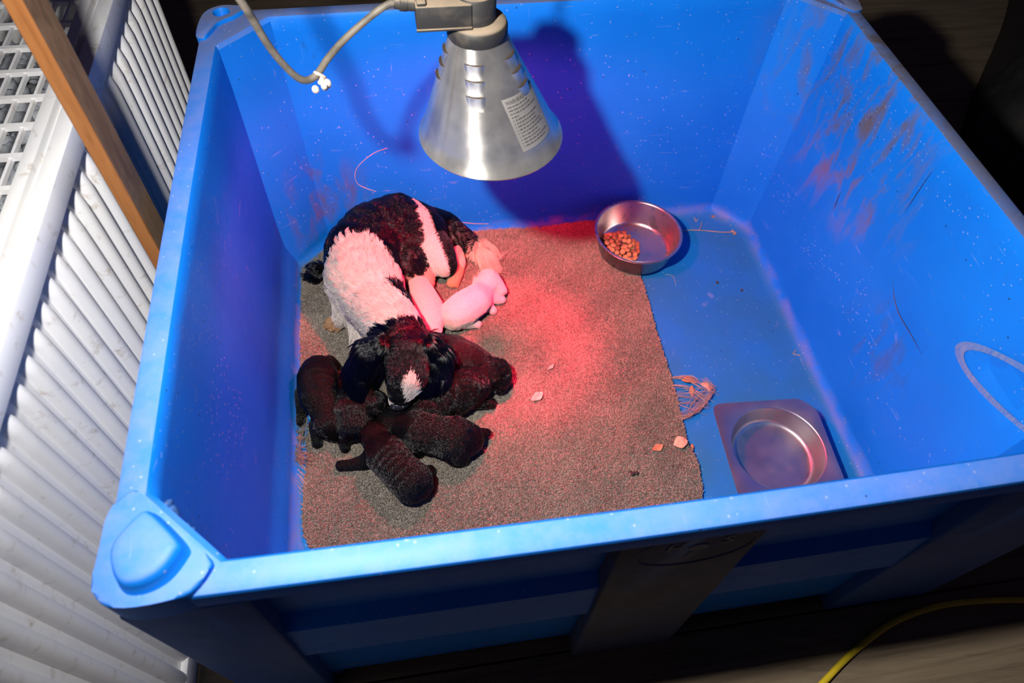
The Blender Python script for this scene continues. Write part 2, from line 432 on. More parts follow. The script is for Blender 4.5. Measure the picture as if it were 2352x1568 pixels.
# ------------------------------------------------------------------ blue tub
W, D, H, A = 1.12, 0.952, 0.545, 0.020
RW = 0.0332
tub = thing('storage_tub', 'big blue plastic pallet tub that holds the dogs, scuffed along its top edge', 'tub', (W/2, D/2, G))
NX, NY, NC = 60, 50, 4
def ring(inset, z, cham, bow=0.0):
    x0, x1, y0, y1 = inset, W-inset, inset, D-inset
    c = cham
    cs = [((x0+c, y0), (x1-c, y0), NX), ((x1-c, y0), (x1, y0+c), NC), ((x1, y0+c), (x1, y1-c), NY), ((x1, y1-c), (x1-c, y1), NC),
          ((x1-c, y1), (x0+c, y1), NX), ((x0+c, y1), (x0, y1-c), NC), ((x0, y1-c), (x0, y0+c), NY), ((x0, y0+c), (x0+c, y0), NC)]
    out = []
    for si, (a, b, n) in enumerate(cs):
        for i in range(n):
            t = i/n; x = a[0]+(b[0]-a[0])*t; y = a[1]+(b[1]-a[1])*t
            if si == 0: y -= bow*math.sin(PI*t)
            if si == 4: y += bow*math.sin(PI*t)
            if si == 6: x -= bow*0.6*math.sin(PI*t)
            out.append([x, y, z, si, t])
    return out
prof_in = []
for i in range(23):
    z = (H-0.006)*(1-i/22)+0.028*(i/22)
    prof_in.append((A*(1-z/H), z, 0.080-0.008*(1-z/H)))
for a in (15, 35, 55, 75, 90):
    an = math.radians(a); prof_in.append((A*0.96+0.026*(1-math.cos(an)), 0.028*(1-math.sin(an))+0.0004, 0.072))
prof_in.append((A+0.05, 0.0, 0.072))
prof_out = [(-0.004, H, 0.080), (-0.008, H+0.0006, 0.079), (-RW+0.006, H+0.0003, 0.047), (-RW+0.0015, H-0.002, 0.045), (-RW, H-0.006, 0.045), (-RW, H-0.032, 0.045), (-RW+0.004, H-0.037, 0.047),
            (-0.008, H-0.041, 0.06), (-0.003, 0.345, 0.06), (-0.020, 0.325, 0.06), (-0.022, 0.205, 0.06), (-0.004, 0.185, 0.06), (-0.002, 0.0, 0.06), (0.0, -0.022, 0.06)]
seq = [(p_, True) for p_ in prof_in[::-1]]+[(p_, False) for p_ in prof_out]
verts = []; nper = None
for (ins, z, ch), inner in seq:
    r_ = ring(ins, z, ch, 0.0045*max(0, z/H))
    nper = len(r_)
    for x, y, zz, si, t in r_:
        if inner and zz > 0.03:
            wv = 0.0016*math.sin(9*x+5*y+3.1*zz)*math.sin(7*zz+2*x-3*y)
            fade = min(1, (H-zz)/0.08)
            if si == 2:
                x += fade*(wv*1.5+0.006*math.exp(-((y-0.27)/0.10)**2-((zz-0.20)/0.09)**2))
                # handle recess pressed into the right wall
                a_, b_ = (y-0.106), (zz-0.411)
                ca, sa = math.cos(2.75), math.sin(2.75)
                uu, vv_ = (a_*ca+b_*sa)/0.125, (-a_*sa+b_*ca)/0.030
                q = uu*uu+vv_*vv_
                x += 0.012*max(0, min(1, (1.15-q)/0.5))
            elif si == 6: x -= fade*(wv*1.4+0.0010*math.sin(26*y))+0.75*A*(1-zz/H)*min(1, max(0, zz-0.03)/0.05)
            elif si in (0, 4): y += fade*wv*1.5
        verts.append((x, y, zz))
faces = [tuple(range(nper))[::-1]]
for k_ in range(len(seq)-1):
    for i in range(nper):
        j = (i+1) % nper
        faces.append((k_*nper+i, k_*nper+j, (k_+1)*nper+j, (k_+1)*nper+i))
faces.append(tuple((len(seq)-1)*nper+i for i in range(nper)))
bm = bmesh.new(); bvs = [bm.verts.new(v) for v in verts]
for f in faces: bm.faces.new([bvs[i] for i in f])
obj('shell', bm, M_BLUE, tub, angle=35)
# scraped pale border round the recess
rec_m = NT('scraped_blue_plastic'); rp = rec_m.pos()
rec_m = rec_m.done(rec_m.mix(rec_m.ramp(rec_m.noise(rp, 60, 4, 0.6, 0, (1, 3, 1)), 0.3, 0.7), (0.06, 0.16, 0.50), (0.20, 0.25, 0.42)), 0.6)
def recess_pt(uu, vv_, dx=0.0):
    ca, sa = math.cos(2.75), math.sin(2.75)
    a_, b_ = uu*0.125*ca-vv_*0.030*sa, uu*0.125*sa+vv_*0.030*ca
    y, z = 0.106+a_, 0.411+b_
    q = uu*uu+vv_*vv_
    x = W-A*(1-z/H)+0.012*max(0, min(1, (1.15-q)/0.5))+0.0016*1.5*math.sin(9*W+5*y+3.1*z)*math.sin(7*z+2*W-3*y)
    return (x-dx, y, z)
v = []; f = []; n = 72
for k_, s in enumerate((1.14, 1.25, 1.36, 1.47)):
    for i in range(n):
        a = 2*PI*i/n; j = 1+0.02*math.sin(5*a+k_)
        v.append(recess_pt(s*math.cos(a)*(1-(s-1.1)*0.35), s*math.sin(a)*j, 0.0012))
for k_ in range(3):
    for i in range(n):
        j = (i+1) % n; f.append((k_*n+i, k_*n+j, (k_+1)*n+j, (k_+1)*n+i))
raw('scraped_edge', v, f, rec_m, tub)
bm = bmesh.new()
pts = [recess_pt(u_, -0.25+0.15*math.sin(4*u_), 0.0005) for u_ in np.linspace(-0.75, 0.8, 24)]
add_tube(bm, pts, [0.001+0.0025*math.sin(PI*i/23) for i in range(24)], 6); obj('recess_seam', bm, M_BLUE, tub)

# scuffs and scratches on the right wall
SCR = (([(0.428, 0.312), (0.402, 0.295), (0.372, 0.284), (0.325, 0.283), (0.286, 0.281)], 0.0010), ([(0.639, 0.271), (0.644, 0.293), (0.648, 0.314)], 0.0012), ([(0.493, 0.497), (0.492, 0.456), (0.490, 0.410)], 0.0009))
def wall_r(y, z): return (W-A*(1-z/H)+0.0016*1.5*math.sin(9*W+5*y+3.1*z)*math.sin(7*z+2*W-3*y)-0.0002, y, z)
for pts_, r_ in SCR:
    pp = catmull([wall_r(y, z) for y, z in pts_], 6)
    tube_obj('scratch_mark', pp, [max(0.0002, r_*math.sin(PI*(i+0.5)/len(pp))) for i in range(len(pp))], M_SCR, tub, 5)
# corner pads
def corner_plate(poly, z0, z1, name='corner_pad', m=M_BLUE, bev=0.004, n=3):
    bm = bmesh.new(); add_prism(bm, smooth_poly(poly, n), z0, z1, 1.0, bev, 3); return obj(name, bm, m, tub)
NLP = [(-0.036, 0.005), (-0.0375, -0.012), (-0.026, -0.030), (-0.004, -0.0375), (0.030, -0.037), (0.054, -0.031), (0.068, -0.014), (0.069, -0.002), (0.045, 0.022), (0.018, 0.052), (-0.003, 0.073), (-0.013, 0.080), (-0.026, 0.071), (-0.034, 0.052), (-0.035, 0.028)]
pad = corner_plate(NLP, H-0.034, H+0.009)
pad['label'] = 'scuffed near corner pad with a raised stacking stud'
bm = bmesh.new()
stud = np.array(smooth_poly([(-0.019, 0.014), (-0.010, 0.032), (0.005, 0.049), (0.014, 0.049), (0.033, 0.030), (0.049, 0.010), (0.048, 0.000), (0.035, -0.018), (0.016, -0.027), (-0.003, -0.025), (-0.015, -0.008)], 4))
sc0 = stud.mean(0); loops = []
for z_, k_ in ((H+0.008, 1.04), (H+0.0095, 1.0), (H+0.022, 0.93), (H+0.0285, 0.86), (H+0.0310, 0.77), (H+0.0318, 0.60), (H+0.0318, 0.30)):
    loops.append([bm.verts.new((sc0[0]+(x-sc0[0])*k_, sc0[1]+(y-sc0[1])*k_, z_)) for x, y in stud])
for A_, B_ in zip(loops, loops[1:]):
    for i in range(len(stud)): bm.faces.new((A_[i], A_[(i+1) % len(stud)], B_[(i+1) % len(stud)], B_[i]))
bm.faces.new(loops[-1]); bm.faces.new(loops[0][::-1])
obj('stacking_stud', bm, M_BLUE, tub, angle=60)
bm = bmesh.new()   # torn flap of plastic beside the stud
for i, (x, y, s) in enumerate(((0.012, 0.066, 0.010), (0.020, 0.058, 0.012), (0.028, 0.047, 0.010), (0.034, 0.040, 0.008))):
    bmesh.ops.create_icosphere(bm, subdivisions=2, radius=s, matrix=Matrix.Translation((x, y, H-0.012-0.004*i)) @ Matrix.Rotation(0.8+i, 4, 'Z') @ Matrix.Diagonal((1, 0.45, 0.6, 1)))
obj('torn_edge', bm, simple('chewed_blue_plastic', (0.02, 0.07, 0.22), 0.6, var=0.5, scale=120, bump=0.5), tub)
# rear-left pad with a conical socket
def socket_pad(poly, cx, cy, r, z0, z1):
    P = np.array(smooth_poly(poly, 5)); ang = np.arctan2(P[:, 1]-cy, P[:, 0]-cx); o_ = np.argsort(ang); P = P[o_]; ang = ang[o_]
    bm = bmesh.new(); n = len(P)
    loops = [[(p[0], p[1], z0) for p in P], [(p[0], p[1], z1-0.003) for p in P],
             [(p[0]+(cx-p[0])*0.06, p[1]+(cy-p[1])*0.06, z1) for p in P],
             [(cx+r*math.cos(a), cy+r*math.sin(a), z1) for a in ang], [(cx+r*0.86*math.cos(a), cy+r*0.86*math.sin(a), z1-0.003) for a in ang],
             [(cx+r*0.45*math.cos(a), cy+r*0.45*math.sin(a), z1-0.022) for a in ang], [(cx+1e-4*math.cos(a), cy+1e-4*math.sin(a), z1-0.025) for a in ang]]
    L = [[bm.verts.new(q) for q in l_] for l_ in loops]
    for A_, B_ in zip(L, L[1:]):
        for i in range(n): bm.faces.new((A_[i], A_[(i+1) % n], B_[(i+1) % n], B_[i]))
    bm.faces.new(L[0][::-1])
    return obj('corner_pad', bm, M_BLUE, tub)
pad2 = socket_pad([(-0.036, 0.900), (-0.036, 0.940), (-0.027, 0.972), (-0.003, 0.989), (0.025, 0.987), (0.042, 0.983), (0.034, 0.966), (0.022, 0.952), (0.008, 0.942), (-0.005, 0.930), (-0.012, 0.912), (-0.022, 0.893)], 0.0, 0.966, 0.0145, H-0.03, H+0.007)
pad2['label'] = 'dusty far corner pad with a round socket'
socket_pad([(W+0.036, 0.885), (W+0.036, 0.930), (W+0.027, 0.972), (W+0.003, 0.989), (W-0.025, 0.987), (W-0.052, 0.984), (W-0.046, 0.950), (W-0.022, 0.925), (W-0.003, 0.892), (W+0.012, 0.876), (W+0.026, 0.874)], W, 0.966, 0.0145, H-0.03, H+0.007)
corner_plate([(W-x, y) for x, y in NLP], H-0.034, H+0.009)

# feet: corner columns, front and back centre feet
def foot(poly_top, poly_bot, m=M_BLUED, z0=G+0.001, z1=0.502):
    bm = bmesh.new(); n = len(poly_top)
    T = [bm.verts.new((x, y, z1)) for x, y in poly_top]; B = [bm.verts.new((x, y, z0)) for x, y in poly_bot]
    bm.faces.new(T); fb = bm.faces.new(B[::-1])
    es = []
    for i in range(n):
        bm.faces.new((B[i], B[(i+1) % n], T[(i+1) % n], T[i]))
    bmesh.ops.bevel(bm, geom=[e for e in bm.edges], offset=0.004, segments=3, affect='EDGES', profile=0.5)
    return obj('foot', bm, m, tub)
def lfoot(sx, sy, ln_x, ln_y, taper):
    # L-shaped column hugging an outer corner
    ox, oy = (0 if sx < 0 else W), (0 if sy < 0 else D)
    P = [(ox+sx*0.031, oy+sy*0.031), (ox-sx*ln_x, oy+sy*0.031), (ox-sx*ln_x, oy+sy*0.005), (ox+sx*0.005, oy+sy*0.005), (ox+sx*0.005, oy-sy*ln_y), (ox+sx*0.031, oy-sy*ln_y)]
    B = [(x-sx*taper*(1 if abs(x-ox) < 0.04 else -1), y-sy*taper) for x, y in P]
    foot(P, B, M_BLUED)
lfoot(-1, -1, 0.090, 0.10, 0.006); lfoot(1, -1, 0.185, 0.10, 0.010); lfoot(-1, 1, 0.09, 0.10, 0.006); lfoot(1, 1, 0.09, 0.10, 0.006)
foot([(0.476, -0.032), (0.642, -0.032), (0.642, -0.004), (0.476, -0.004)], [(0.478, -0.031), (0.652, -0.031), (0.652, -0.003), (0.478, -0.003)], M_LEG)
foot([(0.48, D+0.005), (0.65, D+0.005), (0.65, D+0.031), (0.48, D+0.031)], [(0.48, D+0.005), (0.65, D+0.005), (0.65, D+0.031), (0.48, D+0.031)])
for x0, x1 in ((0.0, 0.10), (0.48, 0.65), (W-0.10, W)):
    for y0, y1 in ((0.0, 0.12), (D/2-0.06, D/2+0.06), (D-0.12, D)):
        bm = bmesh.new(); add_box(bm, x0, x1, y0, y1, G+0.001, -0.0225, bev=0.006); obj('foot_block', bm, M_BLUED, tub)
# moulded round mark with letters on the centre foot
MY = -0.0328; mcx, mcz = 0.565, 0.470
def flat_ring(name, pts, r, m): return tube_obj(name, pts, r, m, tub, 6)
n = 48; R1 = 0.066
pts = [(mcx+R1*1.05*math.cos(2*PI*i/n), MY+0.0006, mcz-0.004+0.052*math.sin(2*PI*i/n)) for i in range(n+1)]
flat_ring('mark_circle', pts, 0.0009, M_MARK)
bm = bmesh.new(); add_prism(bm, [(0.012*math.cos(2*PI*i/24), 0.0095*math.sin(2*PI*i/24)) for i in range(24)], 0, 0.0015)
bmesh.ops.transform(bm, matrix=Matrix.Translation((mcx+0.002, MY+0.001, mcz)) @ Matrix.Rotation(PI/2, 4, 'X'), verts=bm.verts[:]); obj('mark_dot', bm, M_MARK, tub)
def text_mesh(s, size, bold=0.0):
    cu = bpy.data.curves.new('lettering', 'FONT'); cu.body = s; cu.size = size; cu.align_x = 'CENTER'; cu.align_y = 'CENTER'; cu.offset = bold; cu.resolution_u = 3
    o = bpy.data.objects.new('lettering_tmp', cu); COL.objects.link(o)
    me = bpy.data.meshes.new_from_object(o.evaluated_get(bpy.context.evaluated_depsgraph_get()))
    bpy.data.objects.remove(o); bpy.data.curves.remove(cu); return me
for s, dx, dz, ang in (('H', -0.026, 0.006, 0.0), ('S', 0.034, 0.012, 0.0), ('F', 0.0, -0.026, 0.0)):
    me = text_mesh(s, 0.030, 0.0006)
    me.transform(Matrix.Translation((mcx+dx, MY-0.0004, mcz+dz)) @ Matrix.Rotation(PI/2, 4, 'X') @ Matrix.Rotation(ang, 4, 'Z'))
    link_mesh('mark_letter', me, M_MARK, tub, smooth=False)

# ------------------------------------------------------------------ carpet
def carpet_material():
    t = NT('grey_brown_carpet'); p = t.pos()
    c = t.mix(t.ramp(t.noise(p, 320, 3, 0.7), 0.3, 0.7), (0.16, 0.14, 0.115), (0.29, 0.26, 0.22))
    c = t.mix(t.ramp(t.noise(p, 7, 5, 0.6), 0.52, 0.75, 0, 0.35), c, (0.10, 0.075, 0.055))
    t.bump(t.noise(p, 350, 3), 1.0, 0.004)
    return t.done(c, 0.95, 0, 0.1)
def pile_material(name, vary=True, rough=0.7, spec=0.15, sheen=0.0):
    t = NT(name)
    a = t.n('ShaderNodeAttribute'); a.attribute_name = 'tint'
    t.done(a.outputs['Color'], rough, 0, spec)
    return t.m
M_CARPET = carpet_material(); M_PILE = pile_material('carpet_pile_yarn', spec=0.05)
def fur_material(name):
    # pale hair scatters light diffusely, black hair only glints along its length
    t = NT(name); a = t.n('ShaderNodeAttribute'); a.attribute_name = 'tint'
    t.done(a.outputs['Color'], 0.6, 0, 0.10)
    h = t.n('ShaderNodeBsdfHairPrincipled'); h.parametrization = 'COLOR'; t.l(a.outputs['Color'], h.inputs['Color'])
    h.inputs['Roughness'].default_value = 0.15; h.inputs['Radial Roughness'].default_value = 0.22; h.inputs['IOR'].default_value = 1.42
    bw = t.n('ShaderNodeRGBToBW'); t.l(a.outputs['Color'], bw.inputs[0])
    mx = t.n('ShaderNodeMixShader'); t.l(t.ramp(bw.outputs[0], 0.02, 0.08), mx.inputs[0]); t.l(h.outputs[0], mx.inputs[1]); t.l(t.b.outputs[0], mx.inputs[2])
    t.l(mx.outputs[0], t.t.nodes['Material Output'].inputs['Surface']); return t.m
M_FUR = fur_material('animal_fur')
OUT = [(0.050, 0.205), (0.058, 0.188), (0.085, 0.182), (0.20, 0.184), (0.45, 0.180), (0.68, 0.186), (0.745, 0.184), (0.768, 0.19), (0.774, 0.207), (0.783, 0.26), (0.776, 0.31), (0.781, 0.376), (0.786, 0.45), (0.787, 0.55), (0.792, 0.64),
       (0.794, 0.735), (0.772, 0.80), (0.755, 0.87), (0.745, 0.915), (0.72, 0.925), (0.60, 0.917), (0.466, 0.922), (0.30, 0.918), (0.10, 0.912), (0.040, 0.900), (0.026, 0.86), (0.022, 0.818), (0.024, 0.70), (0.030, 0.58), (0.036, 0.53), (0.050, 0.492), (0.052, 0.455), (0.043, 0.415), (0.045, 0.37), (0.040, 0.32), (0.038, 0.26), (0.041, 0.225)]
OP = np.array(OUT)
# ragged edge
dense = []
for i in range(len(OP)):
    a, b = OP[i], OP[(i+1) % len(OP)]; L_ = np.linalg.norm(b-a); k_ = max(1, int(L_/0.006))
    for s in range(k_): dense.append(a+(b-a)*s/k_+rng.normal(0, 0.0012, 2))
dense = np.array(dense)
CT = 0.0115
carpet = thing('carpet_mat', 'grey-brown offcut of carpet with ragged edges covering most of the tub floor', 'carpet', (0.41, 0.55, 0.001))
bm = bmesh.new(); add_prism(bm, dense, 0.0014, CT-0.004); obj('backing', bm, M_CARPET, carpet, smooth=False)
def inside(P, poly):
    x, y = P[:, 0], P[:, 1]; r = np.zeros(len(P), bool); n = len(poly); j = n-1
    for i in range(n):
        xi, yi = poly[i]; xj, yj = poly[j]
        c = ((yi > y) != (yj > y)) & (x < (xj-xi)*(y-yi)/(yj-yi+1e-12)+xi)
        r ^= c; j = i
    return r
def hair_object(name, pos, npts, radius, tint, m, parent):
    """pos: (n, k, 3) strand points, radius: (k,) or (n,k), tint: (n,3)"""
    n = pos.shape[0]
    hc = bpy.data.hair_curves.new(name); hc.add_curves([npts]*n)
    base = np.array(parent_world(parent)) if parent is not None else np.zeros(3)
    hc.attributes['position'].data.foreach_set('vector', (pos-base).astype(np.float32).ravel())
    ra = hc.attributes.get('radius') or hc.attributes.new('radius', 'FLOAT', 'POINT')
    ra.data.foreach_set('value', np.broadcast_to(radius, (n, npts)).astype(np.float32).ravel())
    ta = hc.attributes.new('tint', 'FLOAT_COLOR', 'POINT')
    tc = np.ones((n, npts, 4), np.float32); tc[:, :, :3] = tint[:, None, :]
    ta.data.foreach_set('color', tc.ravel())
    hc.materials.append(m)
    o = bpy.data.objects.new(name, hc); COL.objects.link(o)
    if parent is not None: o.parent = parent
    o['kind'] = 'stuff'
    return o
def vnoise(P, s, seed=0):
    # smooth pseudo-noise from a few sines, 0..1
    g = np.random.default_rng(seed); v = np.zeros(len(P))
    for k_ in range(6):
        d = g.normal(size=P.shape[1])*s; v += np.sin(P@d+g.uniform(0, 6.28))
    return 0.5+v/6*0.5
NP_ = 170000
lo, hi = dense.min(0), dense.max(0)
R = rng.uniform(lo, hi, (int(NP_*1.25), 2)); R = R[inside(R, OP)]
n = len(R); base = np.zeros((n, 3)); base[:, :2] = R; base[:, 2] = CT-0.006
lean = np.stack([vnoise(R, 60, 1)-0.5, vnoise(R, 60, 2)-0.5], 1)*0.004+rng.normal(0, 0.0016, (n, 2))
hgt = rng.uniform(0.0045, 0.0065, n)
pos = np.zeros((n, 3, 3)); pos[:, 0] = base
pos[:, 1, :2] = R+lean*0.3; pos[:, 1, 2] = base[:, 2]+hgt*0.6
pos[:, 2, :2] = R+lean; pos[:, 2, 2] = base[:, 2]+hgt
tv = rng.uniform(0.55, 1.35, n)*(0.82+0.3*vnoise(R, 9, 5))*(1-0.10*vnoise(R, 22, 6))
tint = np.stack([0.285*tv, 0.245*tv, 0.195*tv], 1)
stain = np.exp(-((R[:, 0]-0.12)/0.03)**2-((R[:, 1]-0.55)/0.02)**2); tint[:, 2] *= 1-0.6*stain
hair_object('pile', pos, 3, np.array([0.0008, 0.0008, 0.0006]), tint, M_PILE, carpet)
def frays(name, spots, m_tint, parent, zb=0.004, thick=0.0004):
    P_ = []; T_ = []
    for pts, nst, jit in spots:
        c = catmull(pts, 5)[:, :3]
        for k_ in range(nst):
            off = rng.normal(0, jit, 3); off[2] = abs(off[2])*0.6
            ww = np.linspace(0.2, 1.4, len(c))[:, None]
            q = c+off*ww+np.sin(np.linspace(0, rng.uniform(2, 7), len(c))+rng.uniform(0, 6))[:, None]*rng.normal(0, jit*0.35, 3)
            q[:, 2] = np.maximum(q[:, 2], zb)
            idx = np.linspace(0, len(q)-1, 9).astype(int); P_.append(q[idx]); T_.append(np.array(m_tint)*rng.uniform(0.6, 1.3))
    return hair_object(name, np.array(P_), 9, np.full(9, thick*0.8), np.array(T_), M_PILE, parent)
def fl_(px, py, z=0.006):
    return tuple(at(px, py, 2, z))
sp_ = []
for y0_, tgt in ((868, (1640, 905)), (885, (1622, 925)), (905, (1632, 915)), (925, (1628, 940)), (945, (1618, 900)), (955, (1612, 930))):
    sp_.append(([fl_(1540, y0_), fl_(1575, y0_+4, 0.010), fl_((1575+tgt[0])/2, (y0_+tgt[1])/2, 0.012), fl_(*tgt)], 9, 0.0065))
sp_.append(([fl_(1560, 962), fl_(1600, 945, 0.009), fl_(1625, 915, 0.012), fl_(1638, 890, 0.01), fl_(1622, 872, 0.008)], 16, 0.003))
sp_.append(([fl_(1545, 868), fl_(1590, 865, 0.01), fl_(1605, 880, 0.01)], 8, 0.003))
for y0_ in (1075, 1090, 1105, 1120, 1135):
    sp_.append(([fl_(710, y0_+12), fl_(697, y0_-2, 0.008), fl_(684, y0_-14)], 4, 0.003))
fr = frays('frayed_threads', sp_, (0.34, 0.27, 0.22), carpet); fr['label'] = 'loose pale threads pulled from the carpet edge'
sp_ = []
for y0_ in (940, 955, 970, 985, 1000): sp_.append(([fl_(679, y0_), fl_(688, y0_+8, 0.014), fl_(697, y0_+4, 0.014), fl_(693, y0_+22)], 16, 0.004))
for y0_ in (1030, 1045, 1058): sp_.append(([fl_(676, y0_-10), fl_(688, y0_, 0.016), fl_(704, y0_+4, 0.012)], 22, 0.005))
frays('torn_tuft', sp_, (0.20, 0.165, 0.125), carpet)

# ------------------------------------------------------------------ steel bowls
bx, by = 0.797, 0.815
fb = thing('food_bowl', 'round steel food bowl standing half on the carpet, partly filled with kibble', 'bowl', (bx, by, 0.012))
bm = bmesh.new(); z0 = 0.0128
prof = [(0.0, z0+0.0015), (0.070, z0+0.0015), (0.078, z0+0.004), (0.083, z0+0.010), (0.094, z0+0.060), (0.0955, z0+0.0625), (0.100, z0+0.0632), (0.1015, z0+0.0622), (0.1005, z0+0.0605), (0.0965, z0+0.059), (0.0855, z0+0.009), (0.080, z0+0.002), (0.074, z0), (0.0, z0)]
add_lathe(bm, prof, bx, by, 72); obj('basin', bm, M_STEELB, fb, angle=60)
kn = 0
ks = bmesh.new(); bmesh.ops.create_icosphere(ks, subdivisions=2, radius=1)
for v_ in ks.verts:
    v_.co.z = max(-0.55, min(0.55, v_.co.z)); v_.co *= 1+0.05*math.sin(5*v_.co.x+3*v_.co.y)
kme = [bpy.data.meshes.new('kibble'), None]; ks.to_mesh(kme[0]); ks.free(); kme[0].shade_smooth(); kme[1] = kme[0].copy()
kme[0].materials.append(M_TAN); kme[1].materials.append(M_BROWN_SHADE)
placed = []
cx_, cy_k = bx-0.030, by+0.004
tries = 0
while len(placed) < 74 and tries < 6000:
    tries += 1
    lay = 0 if len(placed) < 46 else 1
    rad = 0.050*(1 if lay == 0 else 0.65)
    a = rng.uniform(0, 6.28); rr = rad*math.sqrt(rng.uniform(0, 1))
    x, y = cx_+rr*math.cos(a)*0.85+(-0.006 if lay else 0), cy_k+rr*math.sin(a)*1.05+(0.008 if lay else 0)
    if math.hypot(x-bx, y-by) > 0.074: continue
    z = z0+0.0065+lay*0.0085
    if any((x-q[0])**2+(y-q[1])**2+(z-q[2])**2 < 0.0102**2 for q in placed): continue
    placed.append((x, y, z))
for (x, y) in ((bx-0.004, by-0.058), (bx+0.001, by-0.066), (bx-0.013, by-0.055), (bx-0.022, by-0.056)): placed.append((x, y, z0+0.0065))
for i, (x, y, z) in enumerate(placed):
    ti = 0 if (y-by) < rng.uniform(-0.02, 0.03) else 1  # back half mostly gets the brown tone, painting in the lamp's shadow
    ti = ti if rng.uniform() < 0.85 else 1-ti
    o = bpy.data.objects.new('kibble', kme[ti]); COL.objects.link(o); o.location = (x, y, z)
    s = rng.uniform(0.0060, 0.0072); o.scale = (s, s*rng.uniform(0.85, 1.0), s*0.8)
    o.rotation_euler = (rng.normal(0, 0.25), rng.normal(0, 0.25), rng.uniform(0, 6))
    tag(o, 'pale tan round kibble biscuit lying in the steel food bowl' if ti == 0 else 'reddish brown round kibble biscuit in the steel food bowl, coloured darker for the lamp shadow', 'kibble',
        'tan kibble in the food bowl' if ti == 0 else 'shade-brown kibble in the food bowl')

wx, wy = 0.930, 0.256
wb = thing('water_bowl', 'steel dish with a wide square flange and round well, on the bare blue floor', 'bowl', (wx, wy, 0.001))
bm = bmesh.new()
n = 96; zt = 0.046
def sq(a, half, p=5.0):
    c, s = math.cos(a), math.sin(a); k_ = (abs(c)**p+abs(s)**p)**(-1/p); return half*k_
loops = []
rot_ = -0.06
def rw_(r, z): return [(r*math.cos(2*PI*i/n+rot_), r*math.sin(2*PI*i/n+rot_), z) for i in range(n)]
flange = []
for i in range(n):
    a = 2*PI*i/n; rr = min(sq(a, 0.104, 14.0), 0.128 if 0 < a < PI/2 else 0.141); flange.append((rr*math.cos(a+rot_), rr*math.sin(a+rot_), zt-0.0005))
loops.append([(x*0.992, y*0.992, z-0.0022) for x, y, z in flange]); loops.append([(x, y, z-0.001) for x, y, z in flange]); loops.append([(x*0.994, y*0.994, z) for x, y, z in flange])
for r_, z_ in ((0.0905, zt), (0.0885, zt-0.001), (0.0868, zt-0.006), (0.080, 0.014), (0.0775, 0.008), (0.073, 0.0052), (0.066, 0.0045), (0.03, 0.0050), (0.012, 0.0058), (0.0001, 0.006)): loops.append(rw_(r_, z_))
L = [[bm.verts.new((wx+x, wy+y, z)) for x, y, z in l_] for l_ in loops]
for A_, B_ in zip(L, L[1:]):
    for i in range(n): bm.faces.new((A_[i], A_[(i+1) % n], B_[(i+1) % n], B_[i]))
und = []
for r_, z_ in ((0.0915, zt-0.003), (0.0882, zt-0.007), (0.0815, 0.013), (0.079, 0.006), (0.073, 0.0022), (0.0001, 0.0022)):
    und.append([bm.verts.new((wx+x, wy+y, z)) for x, y, z in rw_(r_, z_)])
prev = L[0]
for l_ in und:
    for i in range(n): bm.faces.new((prev[(i+1) % n], prev[i], l_[i], l_[(i+1) % n]))
    prev = l_
obj('dish', bm, M_STEEL, wb, angle=50)

# ------------------------------------------------------------------ heat lamp
lx, ly = 0.420, 0.598
hx, hy = 0.4015, 0.606     # the socket above the shade hangs a little askew
lamp = thing('heat_lamp', 'hanging red heat lamp with a conical aluminium shade and dusty black socket', 'lamp', (lx, ly, 0.545))
ZB, ZT, RB, RT = 0.553, 0.706, 0.1025, 0.0368
def axis_at(z):
    t = (z-ZB)/(ZT-ZB); return lx+(hx-lx)*t, ly+(hy-ly)*t
def cone_pt(a, z, out=0.0):
    cx, cy = axis_at(z); r = RB+(RT-RB)*(z-ZB)/(ZT-ZB)+out
    return (cx+r*math.cos(a), cy+r*math.sin(a), z)
bm = bmesh.new(); n = 96; rings = []
prof = [(0.0, ZB-0.002, -0.0012), (0, ZB-0.0035, 0.0010), (0, ZB-0.001, 0.0035), (0, ZB+0.003, 0.0022), (0, ZB+0.006, 0.0)]+[(0, ZB+0.006+(ZT-ZB-0.006)*i/10, 0.0) for i in range(1, 11)]
for _, z, o_ in prof: rings.append([bm.verts.new(cone_pt(2*PI*i/n, z, o_)) for i in range(n)])
inn = [(ZT-(ZT-ZB-0.004)*i/8, -0.0012) for i in range(0, 9)]
for z, o_ in inn: rings.append([bm.verts.new(cone_pt(2*PI*i/n, z, o_)) for i in range(n)])
rings.append(rings[0])
for A_, B_ in zip(rings, rings[1:]):
    for i in range(n): bm.faces.new((A_[i], A_[(i+1) % n], B_[(i+1) % n], B_[i]))
shade = obj('shade', bm, M_ALU, lamp, angle=50)
